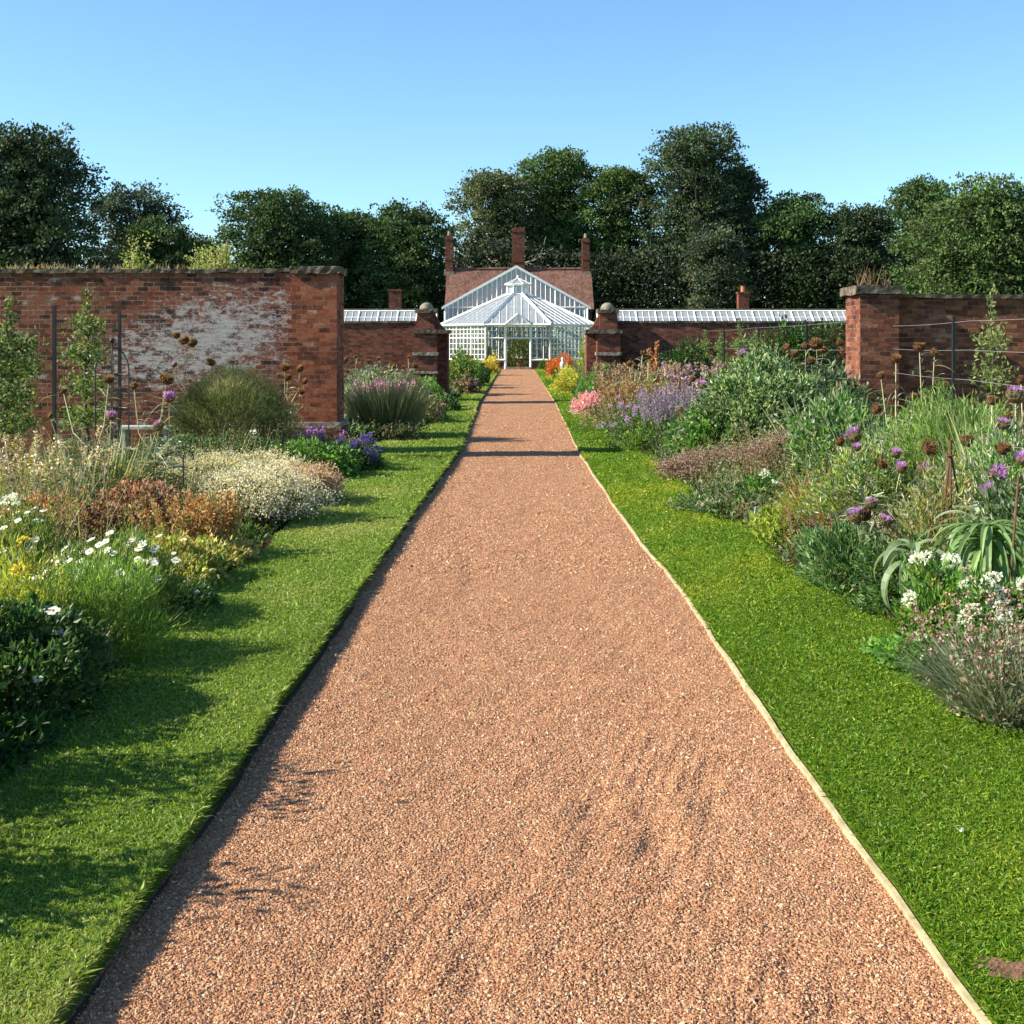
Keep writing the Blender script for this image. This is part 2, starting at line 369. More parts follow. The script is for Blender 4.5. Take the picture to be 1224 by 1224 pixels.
# ------------------------------------------------------------------ ground
DL = np.array([0, 2.9, 6.2, 7.1, 12.2, 19.2, 24, 35, 63, 82]); PL = np.array([-1.1, -1.10, -1.06, -1.05, -1.0, -.88, -.95, -1.05, -1.08, -1.1])
DR = np.array([0, 2.9, 6.2, 7.9, 9, 10, 12.2, 15, 19.2, 24, 35, 63, 82]); PR = np.array([1.14, 1.14, 1.11, 1.11, 1.08, 1.05, 1.0, .98, .95, 1.0, 1.08, 1.12, 1.12])
BL_D = np.array([0, 5, 10, 14, 17, 19, 20.5, 23, 26, 37, 54, 82]); BL = np.array([-2.02, -2.0, -1.99, -2.0, -2.12, -2.25, -2.2, -1.85, -1.65, -1.75, -1.5, -1.5])
BR_D = np.array([0, 5.2, 7.6, 8.6, 9.3, 10.8, 11.4, 12, 13, 16, 18, 23, 29, 37, 56, 82]); BR = np.array([2.12, 2.12, 2.14, 2.08, 1.95, 1.98, 1.95, 1.72, 1.8, 1.94, 1.86, 1.77, 1.7, 1.76, 1.7, 1.7])
pl = lambda d: np.interp(d, DL, PL) + .004 * np.sin(d * 3.1) + .003 * np.sin(d * 9.7)
pr = lambda d: np.interp(d, DR, PR) + .006 * np.sin(d * 2.3) + .003 * np.sin(d * 7.1)
bl = lambda d: np.interp(d, BL_D, BL) + .03 * np.sin(d * 2.1) + .02 * np.sin(d * 5.3)
br = lambda d: np.interp(d, BR_D, BR) + .03 * np.sin(d * 1.9) + .02 * np.sin(d * 4.7)
LH = .062
def sheet(name, f0, f1, y0, y1, ny, nx, zf, mat, kind='structure', power=1.0, skirt=0):
    a = Acc(); t = np.linspace(0, 1, ny + 1) ** power; ys = y0 + (y1 - y0) * t
    x0 = f0(ys); x1 = f1(ys); s = np.linspace(0, 1, nx + 1)
    Xg = x0[:, None] * (1 - s) + x1[:, None] * s; Yg = np.repeat(ys[:, None], nx + 1, 1)
    Zg = zf(Xg, Yg); V = np.stack([Xg, Yg, Zg], -1)
    i, j = np.meshgrid(np.arange(ny), np.arange(nx), indexing='ij'); b = (i * (nx + 1) + j).ravel()
    a.add(V.reshape(-1, 3), np.stack([b, b + 1, b + nx + 2, b + nx + 1], 1), (.5, .5, .5))
    if skirt:
        for c, flip in ((0, 0), (nx, 1)):
            top = V[:, c]; bot = top.copy(); bot[:, 2] -= skirt; bot[:, 0] += (-.01 if c == 0 else .01) * 0
            k = len(top); VV = np.concatenate([top, bot]); ii = np.arange(k - 1)
            F = np.stack([ii, ii + 1, ii + 1 + k, ii + k], 1); a.add(VV, F if flip else F[:, ::-1], (.5, .5, .5))
    o = obj(name, a, mat, smooth=True); return tag(o, kind=kind)
g = Acc(); g.add([(-900, -60, -.03), (900, -60, -.03), (900, 1500, -.03), (-900, 1500, -.03)], [[0, 1, 2, 3]], (.5, .5, .5))
tag(obj('ground', g, FIELD), kind='structure')
fz = lump(3, 1.0, 6); fz2 = lump(4, 4.5, 8)
def zpath(x, y):
    P = np.stack([x.ravel() * 2.2, y.ravel() * 1.1, np.zeros(x.size)], 1)
    near = np.clip((14 - y.ravel()) / 6, 0, 1)
    return (.006 * fz(P) + .006 * fz2(P * 1.8) + near * .013 * fz2(P * [4.5, 2.6, 1]) * np.clip(fz(P * .8 + 3) * 2.0, 0, 1)).reshape(x.shape)
sheet('path', lambda d: pl(d) - .03, lambda d: pr(d) + .03, 1.5, 82, 1500, 90, zpath, GRAVEL, power=2.0)
zl = lambda x, y: np.where(np.asarray(x) > 0, .034, LH) + .008 * fz(np.stack([x.ravel() * 2, y.ravel() * 2, x.ravel() * 0], 1)).reshape(x.shape)
sheet('lawn_strip_left', lambda d: bl(d), pl, -1, 81, 500, 8, zl, LAWN, power=1.6, skirt=.09)
sheet('lawn_strip_right', pr, lambda d: br(d), -1, 81, 500, 8, zl, LAWN, power=1.6, skirt=.09)
zs = lambda x, y: .045 + .03 * fz2(np.stack([x.ravel() * 1.5, y.ravel() * 1.5, x.ravel() * 0], 1)).reshape(x.shape)
sheet('soil_bed_left', lambda d: d * 0 - 4.6, lambda d: bl(d) - .01, -1, 80, 500, 20, zs, SOIL)
sheet('soil_bed_right', lambda d: br(d) + .01, lambda d: d * 0 + 5.0, -1, 80, 500, 20, zs, SOIL)
# edging boards along both sides of the path
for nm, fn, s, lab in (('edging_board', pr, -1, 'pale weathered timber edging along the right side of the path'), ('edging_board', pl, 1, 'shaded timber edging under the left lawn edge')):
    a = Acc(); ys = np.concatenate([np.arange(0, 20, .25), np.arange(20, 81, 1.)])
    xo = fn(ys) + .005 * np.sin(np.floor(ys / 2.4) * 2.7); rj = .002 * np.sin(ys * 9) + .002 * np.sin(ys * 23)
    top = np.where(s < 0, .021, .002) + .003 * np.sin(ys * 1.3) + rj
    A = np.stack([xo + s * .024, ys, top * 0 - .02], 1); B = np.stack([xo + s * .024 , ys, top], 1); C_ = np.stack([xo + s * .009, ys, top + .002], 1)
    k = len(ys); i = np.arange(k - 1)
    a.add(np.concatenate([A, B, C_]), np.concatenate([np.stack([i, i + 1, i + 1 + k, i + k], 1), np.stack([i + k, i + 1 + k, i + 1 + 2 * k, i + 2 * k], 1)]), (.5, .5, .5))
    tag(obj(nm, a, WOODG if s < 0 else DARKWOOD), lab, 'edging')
# loose stones of the path, near the camera where they show
def stones(n, y0, y1, s0, s1, a):
    u = rng.random(n); y = y0 * (y1 / y0) ** u
    x = pl(y) + .02 + (pr(y) - pl(y) - .04) * rng.random(n)
    P = np.stack([x, y, zpath(x, y) + .0005], 1); r = rng.uniform(s0, s1, n) * (1 + (rng.random(n) > .97) * .7)
    base = np.array([(1, 0, 0), (0, 1, 0), (-1, 0, 0), (0, -1, 0), (0, 0, .75), (0, 0, -.5)], float)
    V = base[None] * (1 + rng.uniform(-.35, .35, (n, 6, 1))) * r[:, None, None]
    V[:, :, :2] *= rng.uniform(.6, 1.15, (n, 1, 2)); an = rng.uniform(0, 6.28, n); c, s = np.cos(an)[:, None], np.sin(an)[:, None]
    Vx = V[:, :, 0] * c - V[:, :, 1] * s; Vy = V[:, :, 0] * s + V[:, :, 1] * c
    t = rng.normal(size=(n, 1)) * .35
    V = np.stack([Vx, Vy, V[:, :, 2] + Vx * t], -1) + P[:, None]
    T = np.array([[0, 1, 4], [1, 2, 4], [2, 3, 4], [3, 0, 4]])
    F = (T[None] + (np.arange(n) * 6)[:, None, None]).reshape(-1, 3)
    C = pal(n, [(.35, .17, .09), (.41, .22, .118), (.30, .137, .073), (.2, .095, .055), (.5, .33, .2), (.37, .176, .095), (.42, .245, .135), (.32, .19, .11), (.56, .43, .3), (.35, .165, .086), (.39, .2, .105)], .24)
    a.add(V.reshape(-1, 3), F, np.repeat(C * [.97, .94, .9], 4, 0))
a = Acc(); stones(105000, 2.6, 6.4, .0024, .0056, a); stones(60000, 4.5, 15, .0034, .0078, a); stones(30000, 9, 32, .006, .012, a)
tag(obj('gravel', a, PEBBLE), kind='stuff')

# grass blades on the two strips
PATCH = (1.285, 3.25, .095, .05)
def in_patch(x, y, k=1.0):
    a_ = np.arctan2((y - PATCH[1]) / PATCH[3], (x - PATCH[0]) / PATCH[2]); r_ = np.hypot((x - PATCH[0]) / PATCH[2], (y - PATCH[1]) / PATCH[3])
    return r_ < k * (1 + .22 * np.sin(3 * a_ + 1) + .15 * np.sin(7 * a_))
def blades(a, fa, fb, y0, y1, n, cols, hm=1.0, edge=None):
    u = rng.random(n); y = 1 / (1 / y0 + (1 / y1 - 1 / y0) * u)
    x = fa(y) + (fb(y) - fa(y)) * rng.random(n)
    keep = ~in_patch(x, y, .85); x, y = x[keep], y[keep]; n = len(x)
    h = (.0145 + .0013 * y) * hm; wd = .0026 + .00062 * y
    P = np.stack([x, y, zl(x, y) - .004], 1)
    D = rdir(n, .8); L = rng.uniform(.4, 1.15, n) * h; L = L * np.where(rng.random(n) < .012, 1.8, 1); S = nrm(np.cross(D, rdir(n))) * (wd / 2 * L / h)[:, None]
    bend = rng.normal(size=(n, 3)) * .3; bend[:, 2] = -.1
    m = P + D * (L * .55)[:, None]; tip = P + D * L[:, None] + bend * L[:, None]
    V = np.stack([P - S, P + S, m + S * .8, tip, m - S * .8], 1)
    q = np.arange(n)[:, None] * 5
    k = fz(np.stack([x * 1.3, y * .9, x * 0], 1)) + .7 * fz2(np.stack([x * .8, y * .6, x * 0 + 3], 1)) + rng.normal(size=n) * .35
    if edge is not None: k = k + .9 * np.clip((x - edge(y)) / .45 + 1, 0, 1)
    c = pal(n, cols[0]); c2 = pal(n, cols[1]); c3 = pal(n, cols[2]); w_ = np.clip((k - .5) * 1.6, 0, 1)[:, None]; c = c * (1 - w_) + c2 * w_; c = np.where((rng.random(n) < .04)[:, None], c3, c)
    dk = np.clip(-k - .2, 0, 1)[:, None]; c = c * (1 - .35 * dk)
    a.add(V.reshape(-1, 3), q + np.array([[0, 1, 2, 3, 4]]), c)
GL = ([(.19, .29, .035), (.235, .34, .05), (.15, .25, .03), (.28, .37, .075)], [(.33, .37, .09), (.38, .38, .13)], [(.45, .42, .2), (.36, .36, .14)])
GR = ([(.11, .225, .010), (.145, .26, .012), (.085, .185, .010), (.19, .29, .014)], [(.32, .36, .02), (.38, .37, .04), (.27, .33, .02)], [(.42, .4, .12), (.32, .34, .07)])
a = Acc(); blades(a, bl, pl, 2.6, 80, 330000, GL)
blades(a, lambda d: pl(d) - .03, lambda d: pl(d) + .008, 2.6, 30, 34000, GL, 1.6)
tag(obj('grass', a, GRASSM), kind='stuff')
a = Acc(); blades(a, pr, br, 2.6, 80, 330000, GR, edge=br)
blades(a, lambda d: pr(d) + .002, lambda d: pr(d) + .03, 2.6, 30, 16000, GR, 1.3)
blades(a, lambda d: br(d) - .03, lambda d: br(d) + .04, 4.5, 40, 9000, GR, 2.2)
tag(obj('grass', a, GRASSM), kind='stuff')
# bare earth scrape on the right lawn
a = Acc(); gx, gy = np.meshgrid(np.linspace(-1.35, 1.35, 31), np.linspace(-1.35, 1.35, 31), indexing='ij'); gx = PATCH[0] + gx * PATCH[2]; gy = PATCH[1] + gy * PATCH[3]
gz = zl(gx, gy) + .003 + .004 * fz2(np.stack([gx.ravel() * 30, gy.ravel() * 30, gx.ravel() * 0], 1)).reshape(gx.shape)
i_, j_ = np.meshgrid(np.arange(30), np.arange(30), indexing='ij'); b = (i_ * 31 + j_); b = b[in_patch(gx[:-1, :-1], gy[:-1, :-1], 1.05)].ravel()
a.add(np.stack([gx, gy, gz], -1).reshape(-1, 3), np.stack([b, b + 31, b + 32, b + 1], 1), (.5, .5, .5))
tag(obj('bare_earth_patch', a, stone('scuffed_earth', (.16, .09, .05), (.24, .14, .085), (.32, .2, .12), 20)), kind='structure')

# ------------------------------------------------------------------ plants: generators (all in local space, base at origin)
G_MID = [(.05, .11, .02), (.07, .14, .03), (.04, .09, .02), (.09, .16, .035)]
G_DARK = [(.02, .055, .014), (.03, .07, .018), (.045, .09, .02)]
G_YEL = [(.16, .2, .03), (.22, .25, .04), (.12, .17, .03), (.28, .27, .06)]
G_GREY = [(.14, .18, .10), (.2, .24, .14), (.1, .14, .08), (.28, .3, .2)]
G_FRESH = [(.07, .17, .025), (.1, .22, .03), (.13, .25, .04)]
TAN = [(.32, .23, .12), (.42, .32, .18), (.24, .16, .08), (.5, .4, .25)]
RUST = [(.3, .11, .03), (.38, .16, .05), (.22, .08, .03), (.42, .22, .08)]
MAROON = [(.12, .04, .03), (.17, .065, .045), (.08, .03, .024), (.27, .15, .09), (.33, .22, .14)]
CREAM = [(.72, .64, .46), (.8, .73, .56), (.6, .5, .34), (.84, .8, .68)]
WHITES = [(.8, .8, .74), (.85, .84, .8), (.75, .74, .66)]
MAUVE = [(.34, .2, .38), (.42, .27, .46), (.26, .16, .28)]
PURPLE = [(.32, .1, .5), (.42, .16, .58), (.25, .08, .4)]
LILAC = [(.5, .32, .6), (.6, .42, .66), (.42, .25, .52)]
PINK = [(.65, .24, .36), (.72, .35, .42), (.55, .2, .28)]
BLUE = [(.08, .06, .35), (.12, .08, .42), (.16, .1, .4)]
BROWNM = [(.2, .12, .09), (.28, .18, .13), (.15, .09, .075), (.34, .24, .18)]

def shell(n, rx, ry, h, seed, fill=.35, lowest=-.15, flat=1.0, lum=.2):
    u = nrm(rng.normal(size=(int(n * 2.2), 3))); u = u[u[:, 2] > lowest][:n]
    f = lump(seed, 3.2); f2 = lump(seed + 1, 8)
    f3 = lump(seed + 2, 17)
    r = 1 + lum * 1.1 * f(u) + lum * .7 * f2(u) + lum * .55 * f3(u)
    r = r * np.where(rng.random(len(u)) < .035, rng.uniform(1.0, 1.28, len(u)), 1.0)
    depth = 1 - fill * rng.random(len(u)) ** 1.8
    P = u * (r * depth)[:, None]
    P[:, 2] = np.sign(P[:, 2]) * np.abs(P[:, 2]) ** flat
    P = P * [rx, ry, h * .9]; P[:, 2] = np.maximum(P[:, 2] + h * .08, .01 + .03 * rng.random(len(u)))
    return P, u
_fm = {}
def flower_mesh(kind):
    """several shapes of one flower, about 1 unit across, facing +Z"""
    if kind in _fm: return _fm[kind]
    out = []
    for v in range(3):
        a = Acc()
        if kind in ('white', 'pinkf', 'bluef', 'lilac', 'magenta', 'yellow', 'purplef'):
            cols = {'white': WHITES, 'pinkf': PINK, 'bluef': BLUE, 'lilac': LILAC, 'magenta': [(.6, .06, .2)], 'yellow': [(.7, .5, .04)], 'purplef': PURPLE}[kind]
            npet = 8; an = np.arange(npet) / npet * 6.283 + rng.normal(size=npet) * .08
            D = np.stack([np.cos(an), np.sin(an), np.full(npet, .18 + .15 * v)], 1); S = np.stack([-np.sin(an), np.cos(an), an * 0], 1)
            Lp = rng.uniform(.44, .54, npet)[:, None]; P0 = D * .05
            V = np.stack([P0, D * Lp * .55 + S * .19, D * Lp + S * .11 - [0, 0, .05], D * Lp * 1.04 - [0, 0, .07], D * Lp - S * .11 - [0, 0, .05], D * Lp * .55 - S * .19], 1)
            a.add(V.reshape(-1, 3), np.arange(npet * 6).reshape(npet, 6), pal(npet, cols, .08))
            ball(a, (0, 0, .05), .12, (.6, .42, .05), 6, 3, (1, 1, .6), .5)
        elif kind in ('cluster_white', 'cluster_pink', 'cluster_cream', 'cluster_blue', 'cluster_lilac', 'cluster_brown', 'cluster_purple', 'cluster_orange', 'cluster_yellow'):
            cols = {'cluster_white': WHITES, 'cluster_pink': PINK + [(.8, .5, .5)], 'cluster_cream': CREAM, 'cluster_blue': BLUE, 'cluster_lilac': LILAC, 'cluster_brown': BROWNM, 'cluster_purple': PURPLE,
                    'cluster_orange': [(.6, .2, .03), (.65, .3, .05), (.5, .12, .03)], 'cluster_yellow': [(.6, .48, .04), (.66, .56, .1)]}[kind]
            n = 46; u = nrm(rng.normal(size=(n, 3))); u[:, 2] = np.abs(u[:, 2]); P = u * [.42, .42, .3] * rng.uniform(.6, 1.05, (n, 1))
            leaves(a, P, u + rng.normal(size=(n, 3)) * .6, .2, .18, pal(n, cols, .12), .2)
        elif kind in ('thistle', 'thistle_brown'):
            # bulb of overlapping bracts, tuft of florets on top
            bc = (.16, .13, .07) if kind == 'thistle' else (.13, .06, .03)
            lathe(a, (0, 0, 0), [(.04, -.42), (.3, -.34), (.44, -.12), (.42, .08), (.3, .2), (.1, .24)], bc, 10)
            n = 70; an = rng.uniform(0, 6.28, n); hh = rng.uniform(-.34, .12, n); rr = .42 - np.abs(hh + .08) * .35
            P = np.stack([np.cos(an) * rr, np.sin(an) * rr, hh], 1); D = np.stack([np.cos(an) * .6, np.sin(an) * .6, np.full(n, .75)], 1)
            leaves(a, P, D, .24, .13, pal(n, [(.22, .19, .1), (.14, .1, .05), (.3, .25, .14)] if kind == 'thistle' else [(.2, .09, .04), (.13, .055, .03), (.28, .16, .08)], .2), .1)
            n = 170; an = rng.uniform(0, 6.28, n); rr = rng.random(n) ** .5 * .34; P = np.stack([np.cos(an) * rr, np.sin(an) * rr, np.full(n, .14)], 1)
            D = np.stack([np.cos(an) * rr * 2.8, np.sin(an) * rr * 2.8, np.ones(n)], 1)
            straps(a, P, D, rng.uniform(.24, .44, n) if kind == 'thistle' else rng.uniform(.2, .34, n), .05, pal(n, [(.52, .25, .66), (.66, .38, .76), (.4, .14, .54)] if kind == 'thistle' else [(.3, .17, .08), (.2, .1, .05), (.4, .27, .15)], .15), .0, 2)
        me = a.mesh('flower_' + kind); me.materials.append(PETAL); out.append(me)
    _fm[kind] = out; return out
def put_flowers(root, kind, P, Nn, size, name='flower'):
    ms = flower_mesh(kind)
    for i in range(len(P)):
        o = bpy.data.objects.new(name, ms[i % len(ms)]); COL.objects.link(o); o.parent = root
        o.location = P[i]; o.rotation_euler = Vector(Nn[i]).to_track_quat('Z', 'Y').to_euler(); o.rotation_euler.rotate_axis('Z', random.random() * 6)
        s = size * random.uniform(.75, 1.2); o.scale = (s, s, s)
SEED = [100]
def mound(name, label, cat, px, d, top, wpx, cols, leaf=(.05, .025), n=2500, dep=None, up=.4, flat=1.0, fl=None, stems=0, group=None, stemcol=TAN, fill=.45, lum=.27, x=None):
    """rounded leafy plant. px,d,top,wpx: where it stands, its top and its width"""
    SEED[0] += 3; h = max(.12, Z(top, d) - .04); rx = wpx / F_PX * d / 2; ry = dep or rx
    r = thing(name, label, cat, (X(px, d) if x is None else x, d, .04), group)
    P, u = shell(n, rx, ry, h, SEED[0], fill, flat=flat, lum=lum); m = len(P)
    a = Acc(); Dd = u * .8 + rng.normal(size=(m, 3)) * .6 + [0, 0, up]
    k = lump(SEED[0], 5)(u); C = pal(m, cols); C = C * ((1 + .22 * k) * np.where(rng.random(m) < .18, 1.9, 1.22))[:, None]; C = np.clip(C, .004, .8)
    leaves(a, P, Dd, rng.uniform(.6, 1.3, m) * leaf[0], rng.uniform(.7, 1.2, m) * leaf[1], C)
    sh = max(14, m // 110); q = rng.permutation(m)[:sh * 3]; q = q[u[q, 2] > .1][:sh]; sh = len(q); A0 = P[q] * .8; dd = nrm(u[q] * [.7, .7, .5] + [0, 0, .75] + rng.normal(size=(sh, 3)) * .25); Lh = rng.uniform(.12, .42, sh) * (.35 * h + .35 * rx)
    straps(a, A0, dd, Lh + .12 * h, .004 * (1 + d / 15), C[q], .1, 3)
    for k_ in range(10):
        t_ = rng.uniform(.35, 1.05, sh); leaves(a, A0 + dd * ((Lh + .12 * h) * t_)[:, None], rng.normal(size=(sh, 3)) + dd * .6, rng.uniform(.5, 1.0, sh) * leaf[0], leaf[1] * .85, C[q] * rng.uniform(.85, 1.2, (sh, 1)))
    obj('foliage', a, LEAF, r)
    a = Acc(); ns = max(stems, 8); q = P[rng.integers(0, m, ns)]
    B = rng.normal(size=(ns, 3)) * [rx * .12, ry * .12, 0]; mid = (B + q) / 2 + rng.normal(size=(ns, 3)) * .02
    q2 = q * 1.02; tubes(a, np.stack([B, mid, q2], 1), np.tile([.006, .004, .002], (ns, 1)) * (1 + d / 20), pal(ns, stemcol), 3)
    obj('stems', a, DRY, r)
    if fl:
        kind, cnt, size = fl; ok = (u @ np.array([-.25, -.55, .75]) > .35) & (u[:, 2] > .1); s = P[ok]; su = u[ok]; o_ = np.argsort(-np.linalg.norm(s / [rx, ry, h], axis=1))[:max(cnt * 4, len(s) * 2 // 3)]; s = s[o_]; su = su[o_]
        idx = rng.permutation(len(s))[:cnt]; Pf = s[idx] * [1.05, 1.05, 1.02] + [0, 0, size * .6]; Nf = su[idx] * .7 + [-.35, -.45, .55]
        put_flowers(r, kind, Pf, Nf, size)
    return r
def grassy(name, label, cat, px, d, top, wpx, cols, n=700, blade=.008, lean=.35, droop=.35, heads=None, group=None, dep=None, headname='seed_sprays'):
    SEED[0] += 3; h = max(.12, Z(top, d) - .04); rx = wpx / F_PX * d / 2; ry = dep or rx
    r = thing(name, label, cat, (X(px, d), d, .04), group)
    rr = rng.random(n) ** .5; an = rng.uniform(0, 6.28, n); P = np.stack([np.cos(an) * rr * rx * .45, np.sin(an) * rr * ry * .45, np.zeros(n)], 1)
    D = np.stack([np.cos(an) * rr * rx * .62, np.sin(an) * rr * ry * .62, np.full(n, h)], 1) + rng.normal(size=(n, 3)) * [.12 * h, .12 * h, .0]
    L = np.linalg.norm(D, axis=1) * rng.uniform(.55, 1.08, n)
    a = Acc(); straps(a, P, D, L, blade, pal(n, cols, .25), droop * rng.uniform(0, .8, n), 4, wob=.03); obj('leaves', a, LEAF, r)
    if heads:
        hc, nh, hl, hw, per = heads; an = rng.uniform(0, 6.28, nh); rr = rng.random(nh) ** .5
        B = np.stack([np.cos(an) * rr * rx * .4, np.sin(an) * rr * ry * .4, np.zeros(nh)], 1); T = np.stack([np.cos(an) * rr * rx, np.sin(an) * rr * ry, h * rng.uniform(.78, 1.12, nh)], 1)
        a = Acc(); tubes(a, np.stack([B, (B + T) / 2 + [0, 0, .1 * h], T], 1), np.tile([.004, .003, .0015], (nh, 1)) * (1 + d / 25), pal(nh, cols), 3); obj('stems', a, DRY, r)
        t = rng.random((nh, per)); dirn = nrm(T - B)[:, None]; P = T[:, None] - dirn * (t * hl)[..., None]; P = P.reshape(-1, 3) + rng.normal(size=(nh * per, 3)) * hw * .25
        a = Acc(); leaves(a, P, rdir(nh * per, .5), hw, hw * .6, pal(nh * per, hc, .2)); obj(headname, a, PETAL, r)
    return r
def spires(name, label, cat, px, d, top, wpx, scol, hcol, ns=30, hl=.2, hw=.02, per=26, n_leaf=500, lcol=G_MID, group=None, dep=None, leaf=(.05, .015), hn='seed_sprays'):
    SEED[0] += 3; h = max(.12, Z(top, d) - .04); rx = wpx / F_PX * d / 2; ry = dep or rx
    r = thing(name, label, cat, (X(px, d), d, .04), group)
    an = rng.uniform(0, 6.28, ns); rr = rng.random(ns) ** .5
    B = np.stack([np.cos(an) * rr * rx * .75, np.sin(an) * rr * ry * .75, np.zeros(ns)], 1); T = np.stack([np.cos(an) * rr * rx, np.sin(an) * rr * ry, h * rng.uniform(.7, 1.05, ns)], 1)
    T[:, :2] += rng.normal(size=(ns, 2)) * .05 * (1 + h)
    a = Acc(); tubes(a, np.stack([B, (B + T) / 2 + rng.normal(size=(ns, 3)) * .015, T], 1), np.tile([.005, .004, .002], (ns, 1)) * (1 + d / 30), pal(ns, scol), 3); obj('stems', a, DRY, r)
    t = rng.random((ns, per)); P = T[:, None] - (nrm(T - B) * hl)[:, None] * t[..., None]; wj = hw * (.25 + .75 * t)
    P = P.reshape(-1, 3) + rng.normal(size=(ns * per, 3)) * (wj.reshape(-1, 1)) * .45
    a = Acc(); leaves(a, P, rdir(ns * per, .6), hw * 1.1, hw * .7, pal(ns * per, hcol, .22)); obj(hn, a, PETAL, r)
    if n_leaf:
        i = rng.integers(0, ns, n_leaf); t = rng.random(n_leaf)[:, None] ** .8 * .85; P = B[i] * (1 - t) + T[i] * t
        D = rng.normal(size=(n_leaf, 3)) * [1, 1, .3] + [0, 0, .35]
        a = Acc(); leaves(a, P, D, rng.uniform(.6, 1.3, n_leaf) * leaf[0], leaf[1], pal(n_leaf, lcol)); obj('foliage', a, LEAF, r)
    return r
def stemmed(name, label, cat, px, d, base_w, heads, size, lcol=G_GREY + [(.34, .36, .24), (.42, .42, .28)], scol=G_GREY, nl=60, leafL=.5, group=None, srad=.0068, thorn=True, base=(0, 0)):
    """cardoon: pale thick branching stems from one base to each flower head (px, py, d, kind), ragged arching leaves"""
    SEED[0] += 3; bx, by = X(px, d), d
    r = thing(name, label, cat, (bx, by, .04), group)
    a = Acc(); la = Acc(); tips = {}
    trunks = []
    nt_ = max(2, len(heads) // 3)
    hs = sorted(heads, key=lambda q: q[0])
    for gi in range(nt_):
        gp = hs[gi::1][:0]
    groups = np.array_split(np.arange(len(hs)), nt_)
    for gidx in groups:
        pts = np.array([[X(hs[i][0], hs[i][2]) - bx, hs[i][2] - by, Z(hs[i][1], hs[i][2]) - .04] for i in gidx])
        c = pts.mean(0); b = np.array([rng.normal() * base_w * .3, rng.normal() * base_w * .3, 0]); fork = b * .4 + c * .6; fork[2] = min(pts[:, 2]) * .66
        m = b * .6 + fork * .4 + [rng.normal() * .09, rng.normal() * .09, 0]; m[2] = fork[2] * .5
        col = pal(1, scol)[0]
        tube1(a, [b, m, fork], [srad * 1.5, srad * 1.3, srad], col, 6); trunks.append((b, m, fork))
        for i, p in zip(gidx, pts):
            dr = nrm((p - fork)[None])[0]; q = (fork + p) / 2 + np.array([dr[0] * .12, dr[1] * .05, -.12 * np.linalg.norm(p - fork)]) + rng.normal(size=3) * .02
            tube1(a, [fork, q, p], [srad * .9, srad * .75, srad * .6], col, 5)
            put_flowers(r, hs[i][3], [p + np.array([0, 0, size * .2])], [nrm((dr + rng.normal(size=3) * .4 + [-.1, -.25, .4])[None])[0]], size * rng.uniform(.78, 1.12) * (hs[i][4] if len(hs[i]) > 4 else 1), 'flower_head')
            k = 16; t = rng.random((k, 1)) ** .7; P = fork * (1 - t) + p * t
            straps(la, P, rng.normal(size=(k, 3)) * [1, 1, .4] + dr * .7, rng.uniform(.07, .34, k) * leafL * 1.5, .013, pal(k, lcol), .5, 4)
    obj('stems', a, DRY, r, True)
    for (b, m, f) in trunks:
        k = max(12, nl // nt_ * 3); t = rng.random((k, 1)) ** .7; P = np.where(t < .5, b + (m - b) * t * 2, m + (f - m) * (t - .5) * 2)
        D = rng.normal(size=(k, 3)) * [1, 1, .25] + [0, 0, .8]; L = rng.uniform(.5, 1.1, k) * leafL; C = pal(k, lcol)
        straps(la, P, D, L, .02, C, .55, 6)
        # lobes along each leaf
        D = nrm(D)
        for s in np.linspace(.2, .92, 8):
            for sg in (-1, 1):
                cen = P + D * (L * s)[:, None]; cen[:, 2] -= .55 * L * s * s
                S = nrm(np.cross(D, [0, 0, 1.])) * sg + D * .8
                straps(la, cen, S, L * .2 * (1.15 - s) + .02, L * .055, C * rng.uniform(.85, 1.1), .3, 2)
    obj('leaves', la, LEAF, r)
    return r
def froth(name, label, cat, px, d, top, wpx, hcol, lcol, n=5000, hs=.012, dep=None, group=None, flat=.7, under=1500, leaf=(.05, .02), fn='blossom', fill=.3):
    """cloud of tiny flowers or seed on wiry stems"""
    SEED[0] += 3; h = max(.12, Z(top, d) - .04); rx = wpx / F_PX * d / 2; ry = dep or rx
    r = thing(name, label, cat, (X(px, d), d, .04), group)
    nc = max(30, n // 22); P, u = shell(nc, rx, ry, h, SEED[0], fill, .05, flat); nc = len(P)
    q = np.repeat(P, 22, 0) + rng.normal(size=(nc * 22, 3)) * [.035, .035, .018] * (1 + d / 20)
    a = Acc(); leaves(a, q, rdir(len(q), .3), hs, hs * .9, pal(len(q), hcol, .22)); obj(fn, a, PETAL, r)
    a = Acc(); B = P * [.35, .35, 0]; tubes(a, np.stack([B, (B + P) / 2 + [0, 0, .05 * h], P], 1), np.tile([.004, .003, .0015], (nc, 1)) * (1 + d / 30), pal(nc, TAN), 3); obj('stems', a, DRY, r)
    P, u = shell(under, rx * .95, ry * .95, h * .86, SEED[0], .5, -.1, flat); a = Acc()
    leaves(a, P, u + rng.normal(size=P.shape) * .7, leaf[0], leaf[1], pal(len(P), lcol)); obj('foliage', a, LEAF, r)
    return r

